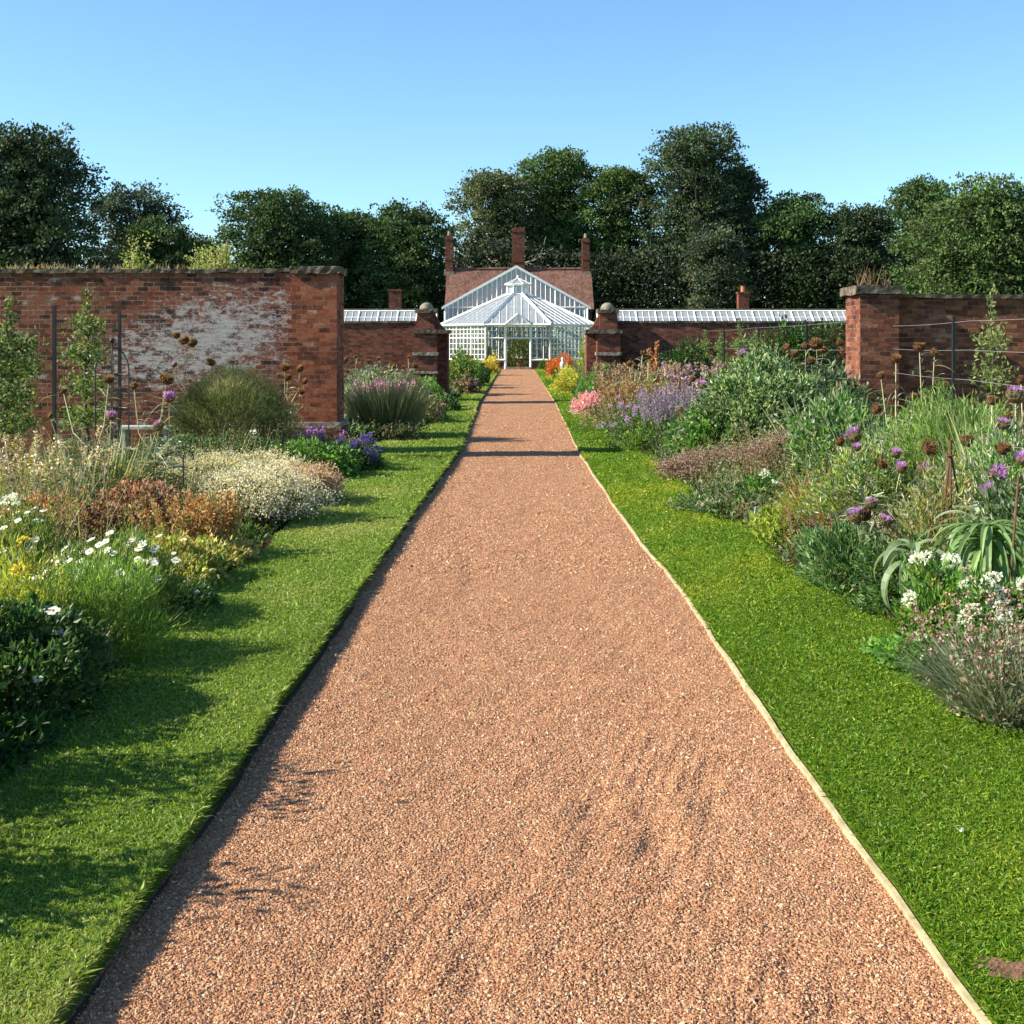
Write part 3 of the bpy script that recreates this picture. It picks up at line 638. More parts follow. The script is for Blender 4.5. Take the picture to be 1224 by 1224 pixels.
# ------------------------------------------------------------------ LEFT near border (from the camera to the wall)
def carpet(name, fa, fb, y0, y1, n, cols, hmax, leaf, seed, dist=1.0, stalk=[(.3, .24, .12), (.2, .24, .07), (.14, .19, .05), (.1, .16, .04), (.22, .12, .07), (.42, .4, .24)]):
    """uncounted low growth that covers the soil between the named plants"""
    a = Acc(); y = y0 + (y1 - y0) * rng.random(n) ** dist; x = fa(y) + (fb(y) - fa(y)) * rng.random(n)
    f = lump(seed, 1.0, 8); Q = np.stack([x * 2.3, y * 2.0, x * 0], 1); hh = hmax * np.clip(.5 + .4 * f(Q), .08, 1.1)
    edge = np.minimum(np.abs(x - fa(y)), np.abs(x - fb(y))); hh *= np.clip(edge / .3, .15, 1)
    z = .04 + hh * rng.random(n) ** .5
    k = f(Q * 2.3 + 5); C = pal(n, cols); C *= (1 + .3 * k)[:, None]
    s = 1 + y / 25
    leaves(a, np.stack([x, y, z], 1), rdir(n, .7), leaf[0] * s * rng.uniform(.6, 1.3, n), leaf[1] * s, np.clip(C, .004, .9))
    # loose stalks and seed stems between the plants
    m = n // 8; y = y0 + (y1 - y0) * rng.random(m); x = fa(y) + (fb(y) - fa(y)) * (.04 + .92 * rng.random(m))
    e = np.minimum(np.abs(x - fa(y)), np.abs(x - fb(y))); hh = rng.uniform(.3, 1.0, m) * (.28 + .58 * np.clip(e / 1.0, 0, 1)) * (1.25 if y0 > 15 else 1)
    P = np.stack([x, y, y * 0 + .03], 1); D = nrm(np.concatenate([rng.normal(size=(m, 2)) * .36, np.ones((m, 1))], 1)); sc_ = 1 + y / 18
    SC = pal(m, stalk, .25); straps(a, P, D, hh, .0045 * sc_, SC, .18 * rng.random(m), 4, wob=.05)
    for q in range(7):
        t_ = rng.uniform(.35, 1.0, m); Q = P + D * (hh * t_)[:, None]; Q[:, 2] -= .09 * hh * t_ ** 2; Q += rng.normal(size=(m, 3)) * .012
        leaves(a, Q, rdir(m, .5), .02 * sc_ * rng.uniform(.5, 1.4, m), .006 * sc_, SC * rng.uniform(.8, 1.3, (m, 1)))
    return tag(obj(name, a, LEAF), kind='stuff')
carpet('ground_cover', lambda d: d * 0 - 4.5, lambda d: bl(d) - .06, 3.5, 18.2, 42000, G_MID + G_YEL[:2] + G_DARK + [(.2, .15, .06)], .38, (.05, .02), 7)
carpet('ground_cover', lambda d: br(d) + .06, lambda d: d * 0 + 4.9, 3.5, 18.2, 42000, G_MID + G_GREY + G_DARK[:2] + [(.2, .15, .06), (.24, .26, .08)], .46, (.05, .02), 8)
carpet('ground_cover', lambda d: d * 0 - 4.3, lambda d: bl(d) - .05, 20, 78, 30000, G_MID + G_DARK + G_GREY[:2], .5, (.06, .03), 9)
carpet('ground_cover', lambda d: br(d) + .05, lambda d: d * 0 + 4.8, 19.6, 78, 30000, G_MID + G_DARK + TAN[:1], .5, (.06, .03), 10)

mound('rose_bush', 'dark shaded leafy bush with small white blooms at lower left', 'bush', 10, 5.4, 742, 190, G_DARK + [(.04, .08, .02), (.06, .11, .03)], (.042, .024), 9000, .5, fl=('white', 9, .06), stems=20, flat=.7)
mound('rose_bush', 'low dark bush spilling on the lawn in the lower left corner', 'bush', -25, 4.9, 840, 150, G_DARK + G_MID[:1], (.04, .02), 4200, .35, fl=('white', 3, .05), stems=10)
mound('feathery_plant', 'bright feathery green plant in front of the white daisies', 'plant', 105, 6.4, 690, 190, [(.12, .2, .03), (.17, .25, .04), (.08, .15, .03)], (.07, .006), 9000, .35, up=.8, stems=30, flat=.7)
mound('yellow_flower_plant', 'yellow-green plant at the left edge with a soft yellow bloom', 'plant', 15, 6.0, 672, 110, [(.3, .3, .05), (.2, .25, .04)], (.05, .012), 3200, .3, up=.8, fl=('cluster_yellow', 4, .09), flat=.8)
mound('daisy_plant', 'broad clump of white daisies on thin green stems', 'flower', 130, 7.3, 652, 190, G_YEL[:2] + G_MID + [(.3, .3, .14)], (.05, .008), 9500, .5, up=1.0, fl=('white', 110, .05), stems=60, stemcol=[(.22, .26, .08)], flat=.6)
mound('daisy_plant', 'looser clump of white daisies beside the left picture edge', 'flower', 25, 8.0, 622, 130, G_YEL[:2] + G_MID + [(.3, .22, .1)], (.05, .01), 5200, .4, up=1.0, fl=('white', 45, .052), stems=40, stemcol=[(.22, .26, .08)], flat=.6)
mound('phlox_plant', 'white flower head above brown leaves near the left edge', 'flower', 24, 9.3, 596, 60, RUST[:2] + G_MID, (.05, .02), 1100, .3, fl=('cluster_white', 3, .14))
mound('red_flower_plant', 'small plant with a crimson bloom at the far left edge', 'flower', 0, 9.6, 597, 34, G_MID, (.05, .02), 600, .2, fl=('magenta', 3, .07))
mound('lady_mantle_plant', 'low yellow-green plant with fading leaves along the lawn edge', 'plant', 195, 8.3, 655, 140, G_YEL + [(.4, .28, .08), (.33, .3, .1)], (.04, .025), 6500, .45, up=.7, fl=('white', 8, .05), stems=30, flat=.7)
mound('dark_leaf_plant', 'dark green plant with tiny pale blooms overhanging the lawn', 'plant', 205, 7.7, 715, 110, G_DARK + G_MID[:1], (.04, .02), 3200, .3, fl=('white', 6, .035))
mound('golden_leaf_plant', 'yellowing leafy plant at the lawn edge below the rusty spikes', 'plant', 255, 9.2, 648, 90, [(.36, .28, .09), (.28, .25, .08), (.42, .3, .12), (.16, .2, .05)], (.04, .022), 4200, .4, up=.7)
spires('spiky_seed_plant', 'rusty orange seed spikes standing behind the yellow leaves', 'plant', 232, 9.4, 590, 110, [(.36, .2, .08), (.42, .27, .12)], [(.4, .2, .08), (.48, .3, .14), (.34, .15, .06), (.5, .38, .2)], 75, .3, .03, 34, 1300, RUST[:1] + G_YEL[:1] + [(.3, .2, .08)], dep=.4)
spires('spiky_seed_plant', 'green-yellow upright spikes between daisies and rusty seed stems', 'plant', 165, 8.6, 632, 80, G_YEL, G_YEL + [(.4, .38, .12)], 45, .22, .02, 24, 800, G_YEL, dep=.35)
mound('maroon_leaf_plant', 'dark maroon seed-headed clump behind the green-yellow spikes', 'plant', 155, 9.9, 583, 110, MAROON + [(.34, .2, .13)], (.035, .025), 7000, .45, up=.5, stems=40, stemcol=MAROON, flat=.6)
mound('brown_leaf_plant', 'reddish brown low clump left of the maroon plant', 'plant', 60, 9.4, 606, 90, MAROON[1:] + RUST + G_MID[:2], (.04, .02), 3200, .35, up=.6)
froth('yellow_froth_plant', 'mustard yellow-green froth behind the maroon plant', 'flower', 160, 11.2, 556, 120, [(.3, .3, .05), (.38, .34, .07), (.24, .26, .04)], G_YEL, 4500, .02, .5)
froth('cream_froth_plant', 'large cloud of cream flowers, nearer half beside the lawn', 'flower', 305, 11.3, 562, 165, CREAM, G_MID + TAN[:2], 15000, .017, .7, flat=.6)
froth('cream_froth_plant', 'cloud of cream flowers behind the mustard froth and dark stake', 'flower', 270, 13.2, 541, 170, CREAM + [(.5, .42, .2)], G_YEL, 13000, .018, .8, flat=.6)
froth('peach_seed_plant', 'peach-brown seed cloud at the end of the cream flowers', 'flower', 362, 12.6, 558, 85, [(.48, .3, .2), (.56, .4, .28), (.36, .2, .13), (.6, .48, .34)], BROWNM, 6500, .022, .45, flat=.6)
mound('green_leaf_plant', 'fresh green low plant in front of the left wall pier', 'plant', 382, 15.2, 531, 85, G_FRESH + G_MID, (.06, .04), 4200, .5)
mound('blue_flower_plant', 'dark plant with deep blue-violet flowers at the lawn corner', 'flower', 428, 15.9, 533, 60, G_DARK, (.05, .02), 3000, .4, fl=('cluster_blue', 26, .10), stems=12)
spires('lilac_flower_plant', 'lilac flower spikes at the foot of the left pier', 'flower', 374, 17.3, 509, 42, G_MID, LILAC + PURPLE, 26, .2, .045, 30, 500, G_MID, dep=.2, hn='blossom')
mound('brown_leaf_plant', 'low tan and olive clump at the pier foot beside the blue flowers', 'plant', 412, 17.0, 523, 60, BROWNM + [(.2, .16, .05)], (.04, .02), 1500, .25)
mound('white_flower_bush', 'dark green bush with scattered white blooms behind the cream cloud', 'bush', 240, 14.9, 528, 190, G_DARK + [(.04, .11, .03)], (.05, .03), 4600, .4, fl=('white', 12, .08), flat=.6)
# the big rounded shrub in front of the left wall
r = mound('wormwood_bush', 'large rounded grey-green wispy bush in front of the left wall', 'bush', 275, 16.4, 447, 150, [(.045, .065, .02), (.07, .095, .03), (.03, .05, .015), (.12, .14, .05)], (.05, .0055), 52000, .8, up=.35, flat=.62, lum=.15, fill=.5, stems=60)
a = Acc(); n = 9000; uu = nrm(rng.normal(size=(n, 3)) + [0, 0, .5]); uu = uu[uu[:, 2] > 0]; n = len(uu); P = uu * [.78, .78, 1.12] * (1 + .1 * lump(31, 6)(uu))[:, None] * rng.uniform(.9, 1.0, (n, 1)); an = np.arctan2(uu[:, 1], uu[:, 0]); rr = np.hypot(uu[:, 0], uu[:, 1]) 
straps(a, P, rng.normal(size=(n, 3)) * [.35, .35, .1] + np.stack([np.cos(an) * rr * 1.1, np.sin(an) * rr * 1.1, np.ones(n) * .8], 1), rng.uniform(.07, .2, n), .005, pal(n, [(.3, .31, .15), (.4, .38, .2), (.2, .22, .09), (.48, .43, .27)]), .1, 3); obj('feathery_tips', a, LEAF, r)
spires('dry_stalk_plant', 'tangle of pale dry stalks at the left behind the daisies', 'plant', 62, 10.6, 522, 130, CREAM + TAN, TAN + CREAM, 60, .1, .03, 16, 1500, G_YEL + TAN, dep=.6)
spires('dry_stalk_plant', 'pale seed stalks rising beside the tree trunk at left edge', 'plant', 5, 11.5, 520, 80, TAN, TAN + [(.25, .25, .1)], 50, .12, .03, 16, 500, G_MID + TAN, dep=.5)
stemmed('cardoon_plant', 'silvery cardoon with brown and purple heads at left in front of the obelisk', 'thistle', 120, 11.3, .5,
        [(130, 456, 11.3, 'thistle_brown'), (160, 464, 11.5, 'thistle_brown', .85), (199, 456, 11.2, 'thistle_brown'), (202, 478, 11.0, 'thistle'), (133, 500, 10.8, 'thistle', .95), (190, 512, 10.9, 'thistle'), (76, 470, 11.4, 'thistle_brown', .5), (60, 500, 11.1, 'thistle_brown', .7)], .115, nl=60, leafL=.55, scol=[(.42, .42, .22), (.5, .47, .27)])
stemmed('cardoon_plant', 'tall cardoon with brown heads rising behind the wispy bush', 'thistle', 245, 17.4, .4,
        [(211, 403, 17.4, 'thistle_brown'), (220, 409, 17.2, 'thistle_brown', .9), (230, 412, 17.6, 'thistle_brown', .9), (252, 435, 17.3, 'thistle_brown'), (208, 438, 17.3, 'thistle', .8)], .13, nl=20, leafL=.4, scol=TAN)
stemmed('cardoon_plant', 'leaning dry cardoon with brown heads against the left pier', 'thistle', 332, 17.6, .3,
        [(340, 441, 17.6, 'thistle_brown'), (358, 443, 17.4, 'thistle_brown', .9), (364, 458, 17.5, 'thistle_brown', 1.1), (344, 453, 17.6, 'thistle_brown', .8), (360, 470, 17.4, 'thistle_brown')], .13, nl=26, leafL=.4, scol=[(.5, .42, .25)])
# dark stake with a crook, black obelisk, grey board
a = Acc(); d = 11.0; tube1(a, [(0, 0, 0), (0, 0, .62)] + [(.045 - .045 * math.cos(t), 0, .62 - .05 * math.sin(-t) ) for t in (.8, 1.6, 2.3, 3.0, 3.7)], .007, (.02, .02, .02))
o = obj('crook_stake', a, IRON); o.location = (X(219, d), d, .04); tag(o, 'thin dark stake with a hooked top among the cream flowers', 'stake')
t = thing('plant_obelisk', 'tall black metal obelisk with rounded top and ball finial', 'plant support', (X(134, 13.0), 13.0, .03))
rad = .165
for k in range(4):
    an = k * math.pi / 2 + .35; a = Acc()
    pts = [(rad * math.cos(an), rad * math.sin(an), 0), (rad * math.cos(an), rad * math.sin(an), 1.35)] + [(rad * math.cos(s) * math.cos(an), rad * math.cos(s) * math.sin(an), 1.35 + .23 * math.sin(s)) for s in (.3, .6, .9, 1.2, 1.5)]
    tube1(a, pts, .0075, (.02, .02, .02)); obj('upright', a, IRON, t)
for z in (.35, .95, 1.3):
    a = Acc(); tube1(a, [(rad * math.cos(s), rad * math.sin(s), z) for s in np.linspace(0, 6.283, 17)], .006, (.02, .02, .02)); obj('hoop', a, IRON, t)
a = Acc(); tube1(a, [(0, 0, 1.57), (0, 0, 1.63)], .008, (.02, .02, .02)); ball(a, (0, 0, 1.655), .03, (.02, .02, .02)); obj('finial', a, IRON, t, True)
t = thing('garden_bench', 'low pale grey board seat in front of the left wall', 'bench', (X(178, 18.0), 17.9, .0))
a = Acc(); box(a, -.38, .38, -.16, .16, .44, .48); obj('seat', a, GREYWOOD, t)
for s in (-.3, .3):
    a = Acc(); box(a, s - .03, s + .03, -.13, .13, 0, .438); obj('leg', a, GREYWOOD, t)

# espalier fruit trees, posts and wires on both sides
def wires(label, x0, x1, y0, y1, zs):
    t = thing('wire_fence', label, 'fence', (0, 0, 0))
    for z in zs:
        a = Acc(); ss = np.linspace(0, 1, 13); tube1(a, [(x0 + (x1 - x0) * s, y0 + (y1 - y0) * s, z - .015 * math.sin((s * 2.0 % 1) * math.pi)) for s in ss], .0024, (.5, .5, .5), 4); obj('wire', a, GALV, t)
    return t
def post(t, x, y, h, wd=.019):
    a = Acc(); rough_box(a, x - wd, x + wd, y - wd, y + wd, -.02, h, .3, .002); obj('post', a, IRON, t)
t = wires('post and wire fence for the fruit trees left of the path', -5.6, -5.5, 10.5, 18.45, (.65, 1.1, 1.5, 1.92))
post(t, X(65, 14.95), 14.95, 2.1); post(t, X(143, 17.3), 17.3, 2.09); post(t, -5.6, 12.3, 2.1)
t = wires('post and wire fence in front of the right wall', 4.85, 5.44, 10.2, 18.35, (.45, .88, 1.24, 1.58, 1.91))
post(t, X(1140, 14.9), 14.9, 1.98, .018); post(t, 5.48, 18.3, 2.0, .01)
t = wires('post and wire fence between the two right walls', 5.2, 5.2, 20, 34.4, (.6, 1.1, 1.55, 2.0))
for y in (22.5, 27, 31.5): post(t, 5.2, y, 2.05)
def espalier(label, x, y, h, tiers, half, cols, seed, trunk=.03, dens=1.0):
    r = thing('fruit_tree', label, 'tree', (x, y, .02))
    f = np.random.default_rng(seed)
    a = Acc(); zs_ = np.linspace(0, h, 8); tube1(a, [(f.normal() * .02, f.normal() * .02, z) for z in zs_], np.linspace(trunk, .006, 8), (.1, .08, .06)); obj('trunk', a, BARK, r, True)
    a = Acc(); la = Acc()
    for z in tiers:
        for s in (-1, 1):
            L = half * f.uniform(.7, 1.1) * (1.15 - .45 * z / h)
            pts = [(0, 0, z - .12), (0, s * L * .3, z - .02), (f.normal() * .03, s * L * .7, z + f.normal() * .03), (f.normal() * .04, s * L, z + .05)]
            tube1(a, pts, [trunk * .5, trunk * .42, trunk * .3, .005], (.1, .08, .06), 5)
            n = int(150 * dens * L / .5); t_ = rng.random(n); P = np.stack([rng.normal(size=n) * .07, s * L * t_, z + rng.normal(size=n) * .075], 1)
            leaves(la, P, rdir(n, .2), rng.uniform(.04, .085, n), rng.uniform(.025, .045, n), pal(n, cols))
    n = int(200 * dens); z = rng.uniform(.35 * h, h * 1.02, n); P = np.stack([rng.normal(size=n) * .07, rng.normal(size=n) * .07, z], 1); P[:, :2] *= (1.25 - z / h * .8)[:, None]
    leaves(la, P, rdir(n, .6), .065, .035, pal(n, cols))
    obj('branches', a, BARK, r, True); obj('foliage', la, LEAF, r); return r
EC = [(.09, .14, .03), (.14, .19, .05), (.06, .1, .025), (.22, .26, .1)]
espalier('trained fruit tree with a bare lower trunk at the left picture edge', X(10, 13.8), 13.8, 2.1, (.75, 1.05, 1.35, 1.6), .95, EC, 3, .035, 1.7)
espalier('trained fruit tree between the two black posts on the left', X(104, 16.1), 16.1, 2.3, (.7, 1.1, 1.5, 1.85), .8, EC, 4, .03, 1.2)
espalier('young trained fruit tree on the wires at the right edge', X(1186, 13.8), 13.8, 2.2, (.9, 1.3, 1.65), .5, [(.16, .2, .06), (.22, .27, .09), (.12, .16, .05)], 5, .02, .7)
for i, (px, h, lab) in enumerate(((843, 1.95, 'nearest the gate'), (862, 1.85, 'second from the gate'), (884, 2.15, 'third from the gate'), (905, 1.9, 'nearest the pier'))):
    y = 5.2 * 1500 / (px - 618.); espalier('slim trained fruit tree beyond the right wall, ' + lab, 5.2, y, h, (.8, 1.2, 1.6), .55, [(.12, .18, .05), (.2, .25, .09), (.08, .13, .03)], 9 + i, .025, 1.6)

# ------------------------------------------------------------------ RIGHT near border
r = mound('wiry_grey_plant', 'grey-green wiry clump at lower right over the lawn', 'plant', 1200, 5.45, 748, 150, G_GREY + BROWNM[:2], (.03, .012), 2600, .42, up=.7, stems=30, flat=.8)
a = Acc(); n = 1500; an = rng.uniform(0, 6.28, n); rr = rng.random(n) ** .5; P = np.stack([np.cos(an) * rr * .16, np.sin(an) * rr * .22, rr * 0], 1)
straps(a, P, np.stack([np.cos(an) * rr * .9, np.sin(an) * rr * .9, np.full(n, .9)], 1) + rng.normal(size=(n, 3)) * .12, rng.uniform(.3, .58, n), .0065, pal(n, G_GREY + [(.3, .34, .22)]), .25, 4, wob=.04); obj('leaves', a, LEAF, r)
a = Acc(); n = 260; i = rng.uniform(0, 6.28, n); rr = rng.random(n) ** .5 * .42; P = np.stack([np.cos(i) * rr, np.sin(i) * rr, .47 - .3 * rr + rng.normal(size=n) * .06], 1)
for c_ in range(6): leaves(a, P + rng.normal(size=(n, 3)) * .006, rdir(n, .4), .018, .012, pal(n, BROWNM + [(.5, .38, .25), (.55, .4, .36)]))
obj('seed_sprays', a, PETAL, r)
mound('phlox_plant', 'white phlox heads on a yellowing clump left of the strappy rosette', 'flower', 1122, 6.15, 690, 82, G_FRESH + G_MID + [(.3, .28, .07)], (.045, .018), 3600, .25, up=.7, fl=('cluster_white', 14, .09), stems=26, stemcol=[(.3, .28, .1)], flat=.7)
mound('phlox_plant', 'dense white phlox heads in front of the strappy rosette', 'flower', 1178, 5.85, 700, 84, G_FRESH + G_MID, (.045, .018), 3600, .25, up=.7, fl=('cluster_white', 20, .09), stems=26, stemcol=[(.2, .24, .08)], flat=.7)
mound('phlox_plant', 'green leafy phlox with few white heads at the right edge', 'flower', 1222, 5.9, 692, 60, G_FRESH + G_MID, (.045, .018), 2400, .25, up=.7, fl=('cluster_white', 6, .085), flat=.7)
mound('low_green_plant', 'bright green low leaves at the bed edge below the phlox', 'plant', 1098, 6.3, 765, 90, G_FRESH, (.035, .022), 2400, .25, fl=('white', 4, .035))
mound('rose_bush', 'shaded bush outside the lower left, seen by its shadow on the lawn', 'bush', -300, 3.6, 800, 330, G_DARK + G_MID, (.05, .028), 3500, .45, lum=.4, stems=20)
mound('rose_bush', 'tall bush beyond the left picture edge, seen by its shadow', 'bush', -170, 4.45, 690, 230, G_DARK + G_MID, (.05, .028), 3500, .35, lum=.4, stems=20)
for i in range(7):
    q = [(1112, 812), (1124, 806), (1131, 818), (1120, 824), (1128, 829), (1148, 998), (1082, 789)][i]; dd_ = (CAMZ - .034) * F_PX / (q[1] - HY)
    a = Acc(); leaves(a, np.array([[0, 0, .012]] * 3), np.array([[1, .3, .12], [-.6, 1, .15], [-.4, -1, .1]]), .02, .014, np.array(WHITES)); o = obj('fallen_petal', a, PETAL); o.location = (X(q[0], dd_), dd_, float(zl(np.array([X(q[0], dd_)]), np.array([dd_]))[0]) + .006); o.rotation_euler = (0, 0, i * 1.3)
    tag(o, 'pale petals fallen on the right lawn below the white phlox' if i < 5 else ('single white petal lying in the near right lawn' if i == 5 else 'single white petal at the lawn edge by the phlox'), 'petal', 'petals fallen on the lawn')
# strappy rosettes
def rosette(label, px, d, top, n, L, W, cols, droop, cat='plant'):
    h = Z(top, d) - .04; r = thing('strappy_rosette_plant', label, cat, (X(px, d), d, .04))
    a = Acc(); tube1(a, [(0, 0, 0), (.02, .01, h * .5), (0, 0, h)], [.025, .02, .018], (.16, .18, .08)); obj('stem', a, DRY, r, True)
    a = Acc(); i = np.arange(n); an = i * 2.399 + rng.normal(size=n) * .1; el = np.interp(i, [0, n - 1], [.0, 1.15]) + rng.normal(size=n) * .06
    D = np.stack([np.cos(an) * np.cos(el), np.sin(an) * np.cos(el), np.sin(el)], 1); P = np.stack([an * 0, an * 0, h - .1 + .1 * i / n], 1) + D * .01
    Ls = L * np.interp(i, [0, n * .6, n], [1, .9, .35]) * rng.uniform(.85, 1.1, n)
    k = 9; s = np.linspace(0, 1, k + 1)
    ang = el[:, None] - droop * s * (1.2 + .2 * rng.normal(size=(n, 1)))
    st = (Ls / k)[:, None]; cx = np.cumsum(np.cos(ang) * st, 1) - np.cos(ang[:, :1]) * st; cz = np.cumsum(np.sin(ang) * st, 1) - np.sin(ang[:, :1]) * st
    cen = P[:, None] + np.stack([np.cos(an)[:, None] * cx, np.sin(an)[:, None] * cx, cz], -1)
    S = np.stack([-np.sin(an), np.cos(an), an * 0], 1); wv = W * (np.minimum(1, .45 + 1.8 * s) * (1 - s ** 3) + .02)
    up = np.stack([-np.cos(an)[:, None] * np.sin(ang), -np.sin(an)[:, None] * np.sin(ang), np.cos(ang)], -1)
    off = S[:, None] * wv[None, :, None] / 2; V = np.stack([cen - off + up * wv[None, :, None] * .22, cen, cen + off + up * wv[None, :, None] * .22], 2)
    ii, jj = np.meshgrid(np.arange(n), np.arange(k), indexing='ij'); b = (ii * (k + 1) + jj).ravel() * 3
    F = np.concatenate([np.stack([b, b + 1, b + 4, b + 3], 1), np.stack([b + 1, b + 2, b + 5, b + 4], 1)]); C = np.repeat(pal(n, cols), k, 0)
    a.add(V.reshape(-1, 3), F, np.concatenate([C, C * 1.15])); obj('leaves', a, LEAF, r, False); return r
rosette('green rosette with long drooping strap leaves at the right edge', 1181, 6.45, 634, 84, .50, .033, [(.15, .25, .085), (.2, .31, .11), (.12, .2, .07)], 1.9)
rosette('loose plant of broad grey-green drooping leaves left of the rosette', 1092, 7.0, 655, 16, .42, .06, [(.17, .24, .13), (.22, .3, .17)], 2.1)
rosette('pale broad-leaved rosette behind the strappy one', 1166, 7.4, 616, 14, .34, .06, [(.24, .32, .2), (.3, .38, .25)], 1.5)
mound('lance_leaf_plant', 'dark green lance-leaved clump at the right lawn edge', 'plant', 1016, 8.4, 640, 88, [(.03, .08, .02), (.06, .13, .03), (.12, .2, .07), (.17, .24, .1)], (.08, .018), 4200, .4, up=.8, stems=30, flat=.6)
r = grassy('golden_grass_plant', 'golden yellow-green grassy clump behind the lance-leaved plant', 'grass clump', 1000, 9.9, 578, 150, [(.36, .34, .06), (.28, .3, .05), (.45, .38, .1), (.2, .25, .05)], 3200, .009, dep=.6, heads=(RUST + [(.5, .36, .12)], 90, .14, .02, 14))
mound('yellow_leaf_plant', 'yellow-green rounded leaves at the lawn edge below golden grass', 'plant', 938, 10.3, 606, 70, [(.2, .25, .04), (.26, .28, .055), (.13, .19, .03)], (.045, .028), 2800, .35)
spires('brown_spike_plant', 'fine red-brown spikes in front of the golden grass', 'plant', 990, 9.2, 612, 110, RUST + BROWNM, [(.3, .12, .1), (.36, .2, .14)], 70, .16, .016, 22, 900, G_MID, dep=.3)
mound('white_flower_plant', 'green upright plant with a white flower cluster on its left', 'flower', 912, 12.1, 572, 60, G_FRESH + G_MID, (.05, .03), 2800, .35, fl=('cluster_white', 6, .11))
mound('brown_leaf_plant', 'small brown clump with a pale plant label on the lawn edge', 'plant', 890, 11.7, 612, 26, BROWNM + G_YEL[:1], (.03, .02), 900, .15)
a = Acc(); box(a, -.02, .02, -.003, .003, 0, .16); o = obj('plant_label', a, WHITE); o.location = (X(903, 11.2), 11.2, .04); o.rotation_euler = (.1, .05, .3); tag(o, 'small pale blank stake standing in the lawn edge', 'plant label')
mound('grey_mound_plant', 'low grey-green mat with tiny buds bulging onto the lawn', 'plant', 850, 12.1, 600, 72, G_GREY[:3] + G_MID, (.03, .014), 3200, .3, fl=('cluster_cream', 14, .035), flat=.8)
froth('heath_seed_plant', 'mauve-brown seed haze near the lawn edge on the right', 'plant', 852, 15.0, 541, 125, BROWNM + [(.36, .26, .26), (.42, .32, .24)], BROWNM + G_MID[:1], 9000, .022, .55, flat=.7, fn='seed_sprays')
froth('heath_seed_plant', 'taller mauve-brown seed haze below the big green bush', 'plant', 945, 13.9, 520, 130, BROWNM + [(.4, .32, .24), (.34, .26, .2)], BROWNM[:2] + G_YEL[:1], 9000, .022, .6, flat=.7, fn='seed_sprays')
# big green bush with dead heads
mound('artichoke_bush', 'big leafy green bush dominating the right border', 'bush', 905, 17.0, 432, 170, [(.07, .13, .04), (.11, .19, .07), (.17, .25, .11), (.24, .31, .17), (.05, .09, .03), (.3, .32, .18)], (.085, .038), 15000, .9, up=.3, flat=.65, lum=.16, stems=60, stemcol=G_GREY)
mound('artichoke_bush', 'grey-green bush behind the big green one beside the right pier', 'bush', 985, 17.6, 446, 110, G_GREY + [(.05, .1, .03)], (.11, .05), 4200, .6, up=.4, flat=.7, stems=50, stemcol=G_GREY)
mound('dark_shrub', 'dark green low shrub at the foot of the right pier', 'bush', 1020, 16.3, 470, 90, G_DARK, (.06, .035), 2600, .5)
stemmed('cardoon_plant', 'cluster of brown cardoon heads above the big green bush', 'thistle', 945, 17.6, .7,
        [(887, 425, 17, 'thistle', 1.1), (940, 418, 17.4, 'thistle_brown'), (949, 425, 17.3, 'thistle_brown', 1.1), (970, 433, 17.2, 'thistle_brown', 1.2), (976, 413, 17.6, 'thistle_brown', 1.1), (963, 416, 17.8, 'thistle_brown'), (984, 420, 17.9, 'thistle_brown', .9),
         (1004, 412, 17.6, 'thistle_brown', 1.1), (1007, 424, 17.6, 'thistle_brown', .9), (927, 421, 17.8, 'thistle_brown'), (915, 427, 17.8, 'thistle_brown', .8), (875, 432, 17.5, 'thistle_brown', .9), (979, 501, 15.6, 'thistle_brown'), (868, 445, 17.2, 'thistle_brown', .9)], .13, nl=80, leafL=.5)
stemmed('cardoon_plant', 'dry pale cardoon candelabra in front of the right wall', 'thistle', 1105, 11.5, .4,
        [(1099, 417, 11.5, 'thistle_brown', 1.1), (1117, 424, 11.4, 'thistle_brown', 1.05), (1071, 431, 11.7, 'thistle_brown'), (1053, 451, 11.6, 'thistle_brown', 1.0), (1092, 476, 11.2, 'thistle_brown', 1.1), (1047, 492, 10.8, 'thistle_brown', 1.2), (1130, 462, 11.5, 'thistle_brown', .6)], .095, nl=70, leafL=.5, scol=[(.4, .4, .22), (.48, .44, .27)])
stemmed('cardoon_plant', 'cardoon with purple and brown heads in front of the mauve haze', 'thistle', 1048, 9.2, .4,
        [(1021, 524, 9.2, 'thistle', 1.2), (1024, 538, 9.1, 'thistle', 1), (1004, 531, 9.3, 'thistle_brown'), (1055, 558, 8.9, 'thistle_brown'), (1077, 562, 8.8, 'thistle', .9), (1070, 545, 9.0, 'thistle', .7), (1104, 564, 8.7, 'thistle', 1.05), (1111, 539, 8.8, 'thistle_brown', 1.25)], .095, nl=50, leafL=.42, scol=[(.42, .44, .24)])
stemmed('cardoon_plant', 'three purple thistle heads leaning over the golden grass', 'thistle', 1062, 7.9, .2,
        [(1041, 605, 7.9, 'thistle', 1.25), (1024, 620, 7.9, 'thistle', 1.0), (1058, 626, 7.8, 'thistle', 1.0), (1036, 617, 7.95, 'thistle_brown', 1.1)], .085, nl=12, leafL=.3, scol=[(.3, .3, .16)])
